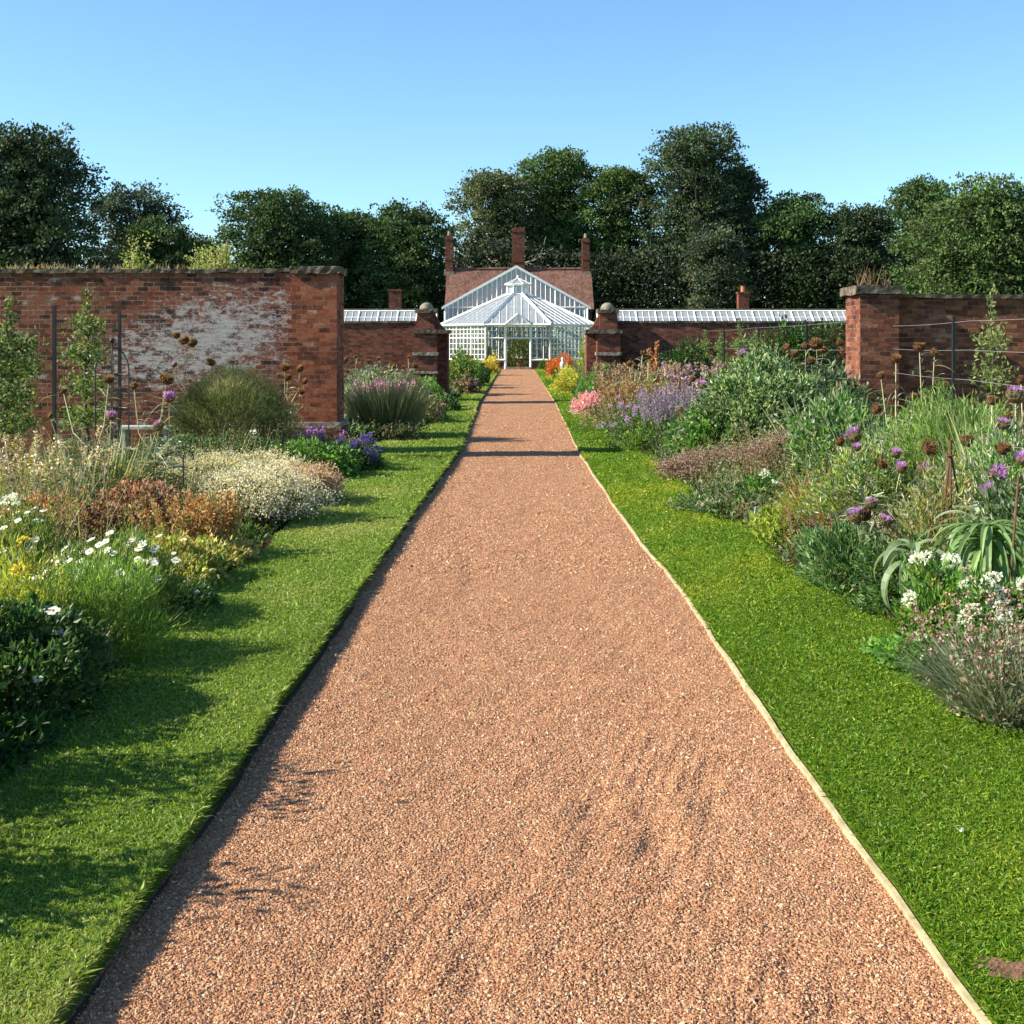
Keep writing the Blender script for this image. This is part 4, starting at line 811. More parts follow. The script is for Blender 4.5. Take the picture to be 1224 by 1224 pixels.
stemmed('cardoon_plant', 'large silvery cardoon with many purple heads at the right edge', 'thistle', 1215, 7.9, .35,
        [(1214, 476, 8.2, 'thistle', 1.2), (1199, 510, 8.0, 'thistle', 1.15), (1222, 552, 7.7, 'thistle', 1), (1192, 570, 7.6, 'thistle', 1.25), (1183, 592, 7.4, 'thistle', 1.3), (1199, 539, 7.8, 'thistle_brown', 1.3), (1157, 530, 8.2, 'thistle_brown', 1.15), (1220, 457, 8.4, 'thistle_brown', 1), (1186, 482, 8.6, 'thistle_brown', .9), (1205, 500, 8.3, 'thistle_brown', .9)], .085, nl=70, leafL=.5, scol=[(.4, .43, .25), (.3, .34, .2)])
mound('feathery_plant', 'tall bright green feathery bush behind the cane tripod', 'bush', 1140, 9.3, 476, 135, [(.12, .2, .035), (.15, .23, .05), (.08, .15, .03), (.2, .26, .09)], (.08, .009), 12000, .5, up=.9, flat=.6, stems=40)
mound('mixed_leaf_plant', 'tangled olive and tan clump around the cane tripod', 'plant', 1125, 7.9, 566, 130, G_GREY + G_YEL + TAN[:2], (.06, .015), 5200, .4, up=.7, stems=60, flat=.7)
mound('mixed_leaf_plant', 'dark green tangle under the silvery cardoon at the right edge', 'plant', 1215, 7.1, 600, 100, G_DARK + G_GREY[:2], (.06, .02), 3800, .35, up=.6, stems=40, flat=.7)
mound('dark_leaf_plant', 'deep green clump beneath the loose grey-green leaves', 'plant', 1078, 7.6, 652, 100, G_DARK + G_MID + G_GREY[:1], (.05, .02), 4200, .35, flat=.7)
for px, d, top, wd, lab in ((1062, 9.9, 478, 120, 'arching silver-green leaves between the big bush and the feathery bush'), (1196, 8.5, 458, 120, 'arching silver-green leaves below the purple heads at the right edge'), (985, 15.4, 462, 130, 'arching pale leaves in front of the right pier foot')):
    grassy('cardoon_leaf_clump', lab, 'plant', px, d, top, wd, [(.2, .25, .13), (.3, .34, .2), (.38, .4, .26), (.13, .18, .08), (.42, .4, .22)], 620, .017 * (1 + d / 30), droop=.75, lean=.6, dep=.4)
grassy('dry_leaf_clump', 'arching pale green and straw leaves below the left cardoon', 'plant', 108, 11.0, 505, 170, [(.2, .25, .13), (.34, .36, .2), (.45, .42, .24), (.13, .18, .08)], 700, .017, droop=.7, dep=.5)
mound('mixed_leaf_plant', 'green-yellow leafy mass behind the golden grass and three thistles', 'plant', 1040, 9.3, 548, 130, G_FRESH + G_YEL + G_GREY, (.05, .018), 5200, .4, up=.7, stems=50, flat=.6, lum=.35)
mound('mixed_leaf_plant', 'grey-green leafy mass at the right edge behind the rosette', 'plant', 1210, 8.0, 540, 110, G_FRESH + G_GREY, (.055, .018), 4600, .35, up=.7, stems=50, flat=.6, lum=.35)
mound('artichoke_bush', 'green leafy growth between the big bush and the mauve haze', 'bush', 1000, 13.2, 488, 120, G_FRESH + G_GREY + G_MID, (.09, .035), 4200, .6, up=.5, stems=40, flat=.6, lum=.35)
t = thing('cane_tripod', 'tripod of brown canes tied at the top in the right border', 'plant support', (X(1136, 7.6), 7.6, .04))
for k, (ax, ay) in enumerate(((-.14, -.1), (.13, -.08), (.02, .16), (-.05, -.16))):
    a = Acc(); tube1(a, [(ax, ay, 0), (ax * .5, ay * .5, .5), (-ax * .06, -ay * .06, 1.03)], [.009, .008, .006], (.1, .06, .04)); obj('cane', a, CANE, t)
a = Acc(); tube1(a, [(-.02, -.02, .93), (.02, -.02, .94), (.02, .02, .93), (-.02, .02, .94), (-.02, -.02, .93)], .006, (.1, .06, .04)); obj('tie', a, CANE, t)
a = Acc(); tube1(a, [(0, 0, 0), (.02, 0, .55), (.06, .02, .95)], .006, (.02, .02, .02)); o = obj('thin_stake', a, CANE); o.location = (X(1205, 6.2), 6.2, .04); tag(o, 'thin leaning dark stake through the right edge of the rosette', 'stake')

# right border further on, up to the second wall
spires('russian_sage_plant', 'misty violet sage spikes left of the big green bush', 'flower', 808, 19.3, 462, 88, [(.36, .33, .36)], MAUVE + [(.34, .26, .36), (.4, .33, .42), (.3, .26, .28), (.46, .36, .52)], 170, .42, .03, 26, 2600, G_GREY, dep=.7, hn='blossom')
mound('aster_plant', 'lilac asters over green leaves beside the right lawn', 'flower', 765, 21.3, 489, 75, G_MID + G_GREY[:1], (.055, .025), 3200, .5, fl=('cluster_lilac', 46, .10))
mound('green_leaf_plant', 'green leafy clump below the asters at the lawn edge', 'plant', 778, 19.2, 506, 75, G_MID + G_YEL[:1], (.06, .03), 2600, .45, fl=('cluster_yellow', 5, .05))
mound('green_leaf_plant', 'fresh green clump in front of the big right bush', 'plant', 848, 16.9, 500, 90, G_FRESH + G_MID, (.08, .045), 2600, .5)
mound('brown_green_plant', 'olive and brown clump between pink sedum and lilac asters', 'plant', 730, 24.5, 480, 60, G_YEL[:1] + BROWNM + G_MID, (.06, .025), 2400, .5)
mound('sedum_plant', 'nearer half of the dusky pink sedum by the right lawn', 'flower', 706, 29.0, 473, 42, PINK[:1] + [(.5, .28, .26), (.6, .36, .33)], (.08, .05), 1800, .7, fl=('cluster_pink', 30, .14))
mound('sedum_plant', 'further half of the dusky pink sedum behind', 'flower', 728, 31.5, 462, 42, [(.5, .28, .26), (.6, .36, .33)], (.08, .05), 1500, .5, fl=('cluster_pink', 24, .14))
mound('green_bush', 'neat bright green bush at the foot of the right gate pier', 'bush', 715, 33.0, 444, 44, [(.07, .17, .03), (.1, .21, .04)], (.08, .03), 3200, .5, up=.9)
spires('mullein_plant', 'tall rusty dead mullein spire in front of the second wall', 'plant', 783, 26.5, 404, 10, RUST, [(.4, .2, .1), (.48, .26, .14), (.34, .15, .08)], 3, .95, .07, 210, 120, TAN, dep=.1)
spires('mullein_plant', 'group of thinner rusty spires left of the trained trees', 'plant', 800, 27.5, 425, 40, TAN, [(.42, .26, .16), (.36, .2, .12)], 7, .6, .05, 80, 300, TAN, dep=.3)
stemmed('cardoon_plant', 'pale dry cardoon beyond the aster, left of the mullein', 'thistle', 765, 26.0, .5, [(768, 423, 26, 'thistle_brown'), (775, 428, 26, 'thistle_brown'), (752, 436, 26, 'thistle_brown'), (788, 437, 25.5, 'thistle_brown'), (760, 440, 26, 'thistle_brown')], .12, nl=60, leafL=.7, scol=[(.5, .46, .28)], srad=.014)
spires('seed_stalk_plant', 'pinkish tan seed stalks in front of the second wall', 'plant', 760, 28.0, 435, 110, TAN, TAN + BROWNM + [(.5, .36, .32)], 130, .4, .06, 24, 1600, G_YEL + TAN, dep=1.2)
spires('seed_stalk_plant', 'rusty upright stalks behind the lilac asters', 'plant', 770, 23.2, 455, 110, RUST[:2] + TAN, TAN + RUST[:2], 120, .3, .045, 20, 1400, G_YEL + RUST[:1], dep=.7)
mound('green_yellow_plant', 'feathery mid-green clump in front of the mullein', 'plant', 800, 23.5, 460, 80, [(.1, .17, .05), (.14, .21, .07)], (.09, .015), 3200, .6, up=.9)
spires('pink_flower_plant', 'mixed mauve flowers and tan heads left of the big bush', 'flower', 850, 21.5, 437, 110, TAN, LILAC + TAN + BROWNM, 130, .2, .06, 20, 1600, G_GREY + G_MID, dep=.8, hn='blossom')
stemmed('cardoon_plant', 'two purple thistle heads left of the big green bush', 'thistle', 845, 18.6, .3, [(840, 462, 18.6, 'thistle', 1.1), (846, 470, 18.5, 'thistle', 1.2), (828, 455, 18.7, 'thistle_brown', .9), (816, 500, 18.0, 'thistle_brown', .9), (813, 493, 18.2, 'thistle_brown', .9)], .12, nl=20, leafL=.45)
mound('wall_shrub', 'dark shrub against the second wall behind the mullein', 'shrub', 815, 34.0, 410, 80, G_DARK, (.1, .06), 2600, .4, flat=.6)
mound('wall_shrub', 'dark climber on the second wall beside the right pier', 'shrub', 955, 33.9, 385, 110, G_DARK + G_MID[:1], (.12, .07), 4200, .4, flat=.6)
# beyond the gate on the right
mound('yellow_flower_bush', 'yellow-flowered bush just beyond the right gate pier', 'bush', 680, 42.0, 443, 34, [(.4, .36, .05), (.3, .3, .05), (.2, .24, .04)], (.09, .04), 2600, .9, fl=('cluster_yellow', 30, .14))
mound('orange_leaf_bush', 'rust-red and orange bush in front of the conservatory', 'bush', 673, 63.0, 427, 34, [(.42, .1, .02), (.5, .18, .04), (.3, .07, .02)], (.14, .07), 2600, .9, fl=('cluster_orange', 24, .2))
mound('green_yellow_bush', 'leggy yellow-green shrub behind the right gate pier', 'bush', 699, 55, 405, 16, G_YEL, (.14, .06), 700, .5)
mound('potted_plant', 'dark clipped plant in a pot right of the greenhouse door', 'potted plant', 650, 79, 431, 14, G_DARK + G_MID, (.12, .06), 700, .4)

# ------------------------------------------------------------------ left border beyond the wall
grassy('moor_grass_plant', 'large tan-green grass mound beyond the left pier', 'grass clump', 462, 21.6, 458, 112, [(.22, .24, .1), (.3, .3, .14), (.16, .18, .07), (.36, .33, .2)], 5200, .014, .4, .3, heads=(TAN + [(.42, .32, .34)], 260, .22, .025, 12), dep=.7)
mound('dark_leaf_plant', 'dark low growth under the tan-green grass mound', 'plant', 458, 20.9, 505, 100, G_DARK + BROWNM[:1], (.05, .03), 2400, .4)
spires('heather_flower_plant', 'tall mauve-pink flowers left of the second gate', 'flower', 460, 26.5, 458, 70, G_GREY, PINK + LILAC + [(.6, .3, .5)], 80, .22, .07, 24, 1400, G_GREY, dep=.5, hn='blossom')
stemmed('cardoon_plant', 'grey-green cardoons in front of the second left wall', 'thistle', 430, 28.5, .9, [(412, 432, 28, 'thistle_brown'), (425, 428, 28.5, 'thistle_brown'), (440, 433, 29, 'thistle_brown'), (452, 430, 29, 'thistle_brown'), (415, 445, 28, 'thistle_brown', .8)], .13, nl=90, leafL=.9, srad=.015)
stemmed('cardoon_plant', 'pale dry cardoon against the left gate pier', 'thistle', 487, 30, .5, [(488, 428, 30, 'thistle_brown'), (482, 440, 30, 'thistle_brown'), (496, 438, 30, 'thistle_brown'), (470, 440, 30, 'thistle_brown')], .13, nl=60, leafL=.8, scol=[(.5, .44, .27)], srad=.015)
mound('grey_leaf_plant', 'grey-green leafy mass behind the mauve flowers', 'plant', 435, 27, 448, 80, G_GREY, (.1, .04), 3200, .6, up=.6)
mound('yellow_green_plant', 'yellow-green rounded clump right of the mauve flowers', 'plant', 492, 25.2, 470, 40, G_YEL, (.06, .03), 2000, .5)
mound('green_bush', 'fresh green bush at the foot of the left gate pier', 'bush', 512, 31.5, 455, 42, G_FRESH, (.08, .04), 2400, .6)
mound('tan_flower_plant', 'tan and pink clump at the lawn edge before the gate', 'flower', 510, 25.6, 475, 42, TAN + G_MID, (.06, .03), 2000, .5, fl=('pinkf', 10, .09))
mound('red_flower_plant', 'small crimson flower plant on the left lawn edge', 'flower', 523, 26.2, 488, 18, G_DARK, (.06, .03), 800, .3, fl=('magenta', 9, .09))
mound('dark_green_plant', 'dark green clump on the lawn edge before the left gate pier', 'plant', 530, 29.8, 474, 32, G_DARK + G_MID, (.07, .04), 1700, .5)
mound('green_bush', 'tall dark and yellow shrub just beyond the left gate pier', 'bush', 548, 41.0, 427, 34, G_DARK + G_MID + [(.3, .26, .05)], (.12, .06), 2800, .8, fl=('cluster_yellow', 8, .12))
mound('green_bush', 'fresh green shrub beyond the left gate, second in the row', 'bush', 564, 47.0, 431, 26, G_FRESH + G_MID, (.12, .06), 2000, .8)
mound('brown_leaf_bush', 'brownish shrub with pale blooms low beyond the left gate', 'bush', 556, 40.0, 448, 26, BROWNM + G_DARK, (.1, .05), 1600, .5, fl=('cluster_pink', 9, .1))
mound('dark_green_plant', 'dark low shrub at the lawn edge beyond the left gate', 'plant', 575, 50.0, 437, 20, G_DARK, (.1, .06), 1200, .6)
mound('yellow_flower_bush', 'golden flowered bush left of the greenhouse door', 'bush', 584, 66.0, 430, 20, [(.5, .36, .06), (.36, .3, .06)], (.14, .07), 1600, .8, fl=('cluster_yellow', 14, .2))
for px, lab in ((583, 'terracotta pot left of the greenhouse door, outer one'), (589, 'terracotta pot left of the greenhouse door, inner one')):
    t = thing('flower_pot', lab, 'pot', (X(px, 79), 79, .04)); a = Acc(); lathe(a, (0, 0, 0), [(.0, 0), (.13, 0), (.17, .3), (.2, .3), (.2, .36), (.16, .36), (.15, .3)], (.5, .2, .1), 12); obj('pot', a, TERRA, t, False)
    P, u = shell(260, .24, .24, .4, 5); a = Acc(); leaves(a, P + [0, 0, .32], u, .1, .06, pal(len(P), G_MID + [(.5, .4, .06)])); obj('foliage', a, LEAF, t)
# small pale ornament
t = Acc(); lathe(t, (0, 0, 0), [(.0, 0), (.14, 0), (.14, .08), (.09, .12), (.11, .3), (.13, .42), (.1, .5), (.045, .54), (.07, .6), (.07, .68), (.03, .73), (0, .74)], (.6, .6, .6), 12)
o = obj('garden_ornament', t, paint('pale_ornament', (.68, .56, .52), .7), smooth=True); o.location = (X(672.5, 58), 58, .3); tag(o, 'small pale ornament standing among the orange foliage', 'ornament')

# ------------------------------------------------------------------ first wall with piers
Y1 = 18.1
t = thing('garden_wall', 'old red brick wall with patchy limewash on the left', 'wall', (0, 0, 0))
a = Acc(); box(a, -26, -3.26, Y1 + .14, Y1 + .58, -.1, 2.681); obj('wall', a, BRICK_L, t)
a = Acc(); rough_box(a, -26, -3.26, Y1 + .115, Y1 + .62, 2.682, 2.74, .07, .016, seed=3); obj('coping', a, COPING, t)
t = thing('brick_pier', 'tall orange-red brick pier ending the left wall', 'pier', (0, 0, 0))
a = Acc(); box(a, -3.25, -2.60, Y1, Y1 + .75, .52, 2.66); obj('shaft', a, PIERB, t)
a = Acc(); box(a, -3.31, -2.54, Y1 - .06, Y1 + .81, -.1, .44); obj('plinth', a, BRICK_R, t)
a = Acc(); rough_box(a, -3.31, -2.54, Y1 - .06, Y1 + .81, .442, .518, .1, .006, seed=8); obj('plinth_ledge', a, PALESTONE, t)
a = Acc(); rough_box(a, -3.29, -2.56, Y1 - .035, Y1 + .79, 2.662, 2.77, .05, .016, seed=12); obj('cap', a, COPING, t)
t = thing('garden_wall', 'dark red brick wall on the right behind the wires', 'wall', (0, 0, 0))
a = Acc(); box(a, 5.52, 26, Y1 + .2, Y1 + .62, -.1, 2.31); obj('wall', a, BRICK_R, t)
a = Acc(); rough_box(a, 5.52, 26, Y1 + .15, Y1 + .68, 2.312, 2.365, .08, .012, seed=23); obj('coping', a, COPING, t)
t = thing('brick_pier', 'brick pier with sunlit left side ending the right wall', 'pier', (0, 0, 0))
a = Acc(); box(a, 4.95, 5.51, Y1, Y1 + .8, -.1, 2.36); obj('shaft', a, BRICK_R, t)
a = Acc(); rough_box(a, 4.88, 5.57, Y1 - .06, Y1 + .86, 2.362, 2.49, .07, .012, seed=32); obj('cap', a, COPING, t)
# weeds on the copings
def weeds(label, x, y, z, hgt, n, cols, spread):
    r = thing('wall_weed', label, 'weed', (x, y, z)); a = Acc()
    P = np.stack([rng.normal(size=n) * spread, rng.uniform(-.15, .15, n), np.zeros(n)], 1); D = rng.normal(size=(n, 3)) * [.35, .35, .1] + [0, 0, 1]
    straps(a, P, D, rng.uniform(.3, 1, n) * hgt, .009, pal(n, cols), .3 * rng.random(n), 4, wob=.04); obj('leaves', a, LEAF, r); return r
weeds('dry wispy weeds growing on the right pier cap', 5.24, Y1 + .4, 2.48, .5, 46, TAN + MAROON, .16)
for px, lab, n, hh in ((20, 'farthest left', 40, .13), (62, 'second from the left', 40, .16), (128, 'third from the left', 36, .12), (205, 'between the two yellow-green saplings', 30, .14)):
    weeds('dry tufts on top of the left wall, ' + lab, X(px, 18.7), 18.7, 2.76, hh, n * 2, TAN + [(.4, .28, .14)], .3)
for px, top, wd, lab, n in ((165, 277, 40, 'smaller yellow-green sapling showing above the left wall', 1300), (262, 262, 84, 'larger yellow-green sapling showing above the left wall', 3600)):
    d = 21.0; h = Z(top, d); r = thing('sapling', lab, 'sapling', (X(px, d), d, 0)); rx = wd / 1500 * d / 2
    a = Acc(); la = Acc(); n = n * 2
    for k in range(26):
        an = random.random() * 6.28; rr = rx * random.random() ** .5; th = h * (random.uniform(.8, 1.0) if rr < rx * .5 else random.uniform(.7, .88)); tp = np.array([rr * math.cos(an), rr * math.sin(an), th])
        tube1(a, [(0, 0, 0), tuple(tp * [.3, .3, .5]), tuple(tp)], [.02, .012, .003], (.2, .16, .1), 4)
        m = n // 26; s = rng.uniform(.6, 1.02, (m, 1)); leaves(la, tp * [.9, .9, 1] * s + rng.normal(size=(m, 3)) * .09 * (1.3 - s) * 2, rdir(m, .4), .07, .035, pal(m, [(.26, .3, .07), (.34, .36, .1), (.18, .24, .05), (.42, .38, .2)]))
    obj('branches', a, BARK, r); obj('foliage', la, LEAF, r)

# ------------------------------------------------------------------ second wall, gate piers
Y2 = 35.0
for s, lab in ((-1, 'left'), (1, 'right')):
    t = thing('garden_wall', 'lower red brick wall beyond the %s pier, below the glass roofs' % lab, 'wall', (0, 0, 0))
    xa, xb = sorted((s * 2.85, s * 26)); a = Acc(); box(a, xa, xb, Y2, Y2 + .4, -.1, 2.23); obj('wall', a, BRICK_F, t)
    a = Acc(); rough_box(a, xa, xb, Y2 - .03, Y2 + .43, 2.232, 2.29, .2, .01, seed=41 + s); obj('coping', a, COPING, t)
    t = thing('gate_pier', '%s gate pier of red brick with stone bands and ball top' % lab, 'pier', (0, 0, 0))
    def bx(x0, x1, y0, y1, z0, z1, nm, mat, rb=0):
        a = Acc(); X0, X1 = sorted((s * x0, s * x1))
        (rough_box(a, X0, X1, y0, y1, z0, z1, .1, rb, seed=50) if rb else box(a, X0, X1, y0, y1, z0, z1)); return obj(nm, a, mat, t)
    # inner return (set back), front block
    bx(1.93, 2.20, Y2 - .1, Y2 + .7, -.1, 1.93, 'side_block', BRICK_F)
    bx(2.201, 2.84, Y2 - .55, Y2 + .72, -.1, .83, 'lower_block', BRICK_F)
    bx(2.17, 2.87, Y2 - .60, Y2 + .74, .832, .90, 'lower_band', PALESTONE, .006)
    bx(2.201, 2.84, Y2 - .55, Y2 + .72, .902, 1.33, 'middle_block', BRICK_F)
    bx(2.17, 2.87, Y2 - .60, Y2 + .74, 1.332, 1.42, 'upper_band', PALESTONE, .006)
    bx(2.201, 2.84, Y2 - .55, Y2 + .72, 1.422, 1.93, 'upper_block', BRICK_F)
    bx(1.88, 2.90, Y2 - .62, Y2 + .78, 1.932, 2.04, 'ledge', COPING, .008)
    bx(2.27, 2.76, Y2 - .42, Y2 + .2, 2.042, 2.50, 'top_block', BRICK_F)
    bx(2.22, 2.81, Y2 - .48, Y2 + .26, 2.502, 2.60, 'cap', COPING, .008)
    a = Acc(); ball(a, (s * 2.515, Y2 - .11, 2.615), .195, (.4, .4, .4), 16, 10, (1, 1, .95)); obj('stone_ball', a, PALESTONE, t, True)
    for side in (0, 1):      # curved shoulders either side of the top block
        pts = []
        for q in np.linspace(0, 1, 9):
            xx = q * .33; zz = 2.042 + .40 * (1 - math.sin(q * math.pi / 2)) ; pts.append((xx, zz))
        poly = [(0, 2.042)] + [(.33, 2.042)] + pts[::-1]; poly = poly[:-1] + [(0, pts[0][1])]
        base = 2.265 if side == 0 else 2.765; sg = -1 if side == 0 else 1
        pp = [(s * (base + sg * x_), z_) for x_, z_ in ([(0, 2.042), (.33 if side == 0 else .12, 2.042)] + [((x_ if side == 0 else x_ * .36), z_) for x_, z_ in pts[::-1][1:]])]
        a = Acc(); prism(a, pp, Y2 - .30, Y2 + .1, (.4, .3, .3)); obj('scroll_shoulder', a, BRICK_F, t)

# ------------------------------------------------------------------ conservatory (octagon), gabled glasshouse, cottage, lean-tos
def bar(a, p, q, w_=.03, col=(.8, .8, .8)):
    p = np.array(p, float); q = np.array(q, float); tube1(a, [p, q], w_ * .7, col, 4)
YC = 87.07; RO = 5.07 / math.cos(math.pi / 8)
cor = [(RO * math.sin(math.pi / 8 + k * math.pi / 4) * (1), -RO * math.cos(math.pi / 8 + k * math.pi / 4)) for k in range(8)]   # k=7->0 is the front facet
t = thing('conservatory', 'white octagonal glass conservatory with lantern at the path end', 'greenhouse', (0.06, YC, 0))
EZ, BZ, TZ = 2.9, .6, 2.03
wallp = Acc(); glass = Acc()
for k in range(8):
    A = np.array(cor[k - 1]); B = np.array(cor[k]); u = (B - A) / np.linalg.norm(B - A); nn = np.array([u[1], -u[0]]); L = np.linalg.norm(B - A)
    front = (k == 0)
    P3 = lambda s, z, o=0: (A[0] + u[0] * s + nn[0] * o, A[1] + u[1] * s + nn[1] * o, z)
    segs = [(0, L)] if not front else [(0, L / 2 - .83), (L / 2 + .83, L)]
    for s0, s1 in segs:
        wallp.add([P3(s0, -.05), P3(s1, -.05), P3(s1, BZ), P3(s0, BZ), P3(s0, -.05, -.2), P3(s1, -.05, -.2), P3(s1, BZ, -.2), P3(s0, BZ, -.2)], [[0, 1, 2, 3], [5, 4, 7, 6], [3, 2, 6, 7], [1, 5, 6, 2], [4, 0, 3, 7]], (.3, .1, .06))
        glass.add([P3(s0, BZ), P3(s1, BZ), P3(s1, EZ), P3(s0, EZ)], [[0, 1, 2, 3]], (.8, .8, .8))
    if front: glass.add([P3(L / 2 - .83, TZ), P3(L / 2 + .83, TZ), P3(L / 2 + .83, EZ), P3(L / 2 - .83, EZ)], [[0, 1, 2, 3]], (.8, .8, .8))
    if k in (3, 4, 5): nb = 2
    a = Acc()
    for s in (0, L): bar(a, P3(s, -.02), P3(s, EZ), .13)
    bays = [0, L / 3, 2 * L / 3, L] if not front else [0, L / 2 - .83, L / 2 + .83, L]
    for s in bays[1:-1]: bar(a, P3(s, 0 if front else BZ, .01), P3(s, EZ, .01), .11 if front else .09)
    for z, w_ in ((BZ, .1), (TZ, .07), (EZ, .12)):
        if front and z == BZ:
            bar(a, P3(0, z, .02), P3(bays[1], z, .02), w_); bar(a, P3(bays[2], z, .02), P3(L, z, .02), w_)
        else: bar(a, P3(0, z, .02), P3(L, z, .02), w_)
    for i in range(3):
        s0, s1 = bays[i], bays[i + 1]; door = front and i == 1
        for q in (.25, .5, .75) if not front else (.33, .66): bar(a, P3(s0 + (s1 - s0) * q, TZ if door else BZ, .015), P3(s0 + (s1 - s0) * q, EZ, .015), .035 if front else .04)
        if not front:
            for z in (.95, 1.3, 1.66, 2.3, 2.6): bar(a, P3(s0, z, .015), P3(s1, z, .015), .035)
    obj('wall_frame', a, WHITE, t)
obj('dwarf_wall', wallp, BRICK_F, t); obj('wall_glass', glass, GLASS, t)
LR, LZ = .78, 5.05
gl = Acc()
for k in range(8):
    A = np.array([*cor[k - 1], EZ]) * [1.035, 1.035, 1]; B = np.array([*cor[k], EZ]) * [1.035, 1.035, 1]; a2 = np.array([cor[k - 1][0] / RO * LR, cor[k - 1][1] / RO * LR, LZ]); b2 = np.array([cor[k][0] / RO * LR, cor[k][1] / RO * LR, LZ])
    gl.add([A, B, b2, a2], [[0, 1, 2, 3]], (.8, .8, .8)); a = Acc()
    bar(a, A + [0, 0, .03], a2 + [0, 0, .03], .17); bar(a, A, B, .10)
    m = (A + B) / 2; mt = (a2 + b2) / 2; LL = np.linalg.norm(B - A)
    nb = 9
    for i in range(1, nb):
        q = i / nb; p = A + (B - A) * q; off = abs(q - .5) * LL   # rafters run straight up the facet and die into the hips
        hw0, hw1 = LL / 2, np.linalg.norm(b2 - a2) / 2
        f = 1.0 if off <= hw1 else (hw0 - off) / (hw0 - hw1)
        top = p + (mt - m) * f; bar(a, p + [0, 0, .02], top + [0, 0, .02], .035)
    obj('roof_frame', a, WHITE, t)
obj('roof_glass', gl, ROOFGLASS, t)
ln = obj('lantern', (lambda a: ([bar(a, (LR * cor[k][0] / RO, LR * cor[k][1] / RO, LZ), (LR * cor[k][0] / RO, LR * cor[k][1] / RO, 5.72), .07) for k in range(8)],
     [bar(a, (LR * cor[k - 1][0] / RO, LR * cor[k - 1][1] / RO, z), (LR * cor[k][0] / RO, LR * cor[k][1] / RO, z), .07) for k in range(8) for z in (LZ + .03, 5.7)], a)[-1])(Acc()), WHITE, t)
a = Acc()
for k in range(8): a.add([(.75 * cor[k - 1][0] / RO, .75 * cor[k - 1][1] / RO, LZ), (.75 * cor[k][0] / RO, .75 * cor[k][1] / RO, LZ), (.75 * cor[k][0] / RO, .75 * cor[k][1] / RO, 5.7), (.75 * cor[k - 1][0] / RO, .75 * cor[k - 1][1] / RO, 5.7)], [[0, 1, 2, 3]], (.8, .8, .8))
obj('lantern_glass', a, ROOFGLASS, ln)
a = Acc()
for k in range(8):
    a.add([(1.0 * cor[k - 1][0] / RO, 1.0 * cor[k - 1][1] / RO, 5.74), (1.0 * cor[k][0] / RO, 1.0 * cor[k][1] / RO, 5.74), (0, 0, 6.2)], [[0, 1, 2]], (.8, .8, .8))
obj('lantern_roof', a, ROOFGLASS, ln)
a = Acc()
for k in range(8):
    bar(a, (cor[k][0] / RO, cor[k][1] / RO, 5.76), (0, 0, 6.22), .05); bar(a, (cor[k - 1][0] / RO, cor[k - 1][1] / RO, 5.75), (cor[k][0] / RO, cor[k][1] / RO, 5.75), .05)
ball(a, (0, 0, 6.32), .09, (.8, .8, .8)); obj('lantern_ribs', a, WHITE, ln)
yf = -5.07; a = Acc(); gg = Acc()
for y in (yf - .25,):
    bar(a, (-.85, y, 2.92), (0, y, 3.62), .08); bar(a, (.85, y, 2.92), (0, y, 3.62), .08); bar(a, (-.85, y, 2.92), (.85, y, 2.92), .06)
    for q in (-.3, 0, .3): bar(a, (q, y, 2.92), (q, y, 3.58 - abs(q) * .8), .03)
bar(a, (0, yf - .25, 3.62), (0, yf + 1.55, 3.62), .05)
for sx in (-1, 1): gg.add([(sx * .88, yf - .28, 2.9), (0, yf - .28, 3.64), (0, yf + 1.6, 3.64), (sx * .88, yf + .02, 2.92)], [[0, 1, 2, 3]], (.8, .8, .8))
pg = obj('door_gable', a, WHITE, t); obj('gable_glass', gg, ROOFGLASS, pg)
a = Acc(); box(a, -.8, .8, yf - .5, yf + .0, 0.002, .14); obj('doorstep', a, PALESTONE, t)
# open door leaf
a = Acc(); box(a, -.76, -.72, yf + .1, yf + .85, .1, 2.0); obj('door', a, WHITE, t)
# plants inside
for x_, y_, h_, wd, lab in ((.2, YC - 1.5, 2.3, .9, 'leafy green plant seen through the open greenhouse door'), (-2.4, YC - 1.2, 1.7, .9, 'dim green plant behind the glass left of the door'), (2.6, YC - .5, 1.9, 1.1, 'dim green plant behind the glass right of the door'), (-.4, YC + 2.6, 2.8, 1.6, 'tall plant at the back of the conservatory')):
    r = thing('indoor_plant', lab, 'plant', (x_, y_, 0)); P, u = shell(900, wd, wd, h_, int(h_ * 100)); a = Acc(); leaves(a, P, u, .2, .1, pal(len(P), [(.16, .2, .04), (.1, .15, .03), (.22, .24, .06)])); obj('foliage', a, LEAF, r)
    a = Acc(); lathe(a, (0, 0, 0), [(.0, 0), (.2, 0), (.28, .4), (.26, .4)], (.4, .2, .1)); obj('pot', a, TERRA, r)
a = Acc(); box(a, -5, 5, YC + 4.3, YC + 4.5, 0, 1.0); 
# floor
a = Acc(); a.add([(c[0] * .97 + .06, c[1] * .97 + YC, .012) for c in cor], [list(range(8))], (.5, .5, .5)); tag(obj('paving', a, PALESTONE), kind='structure')

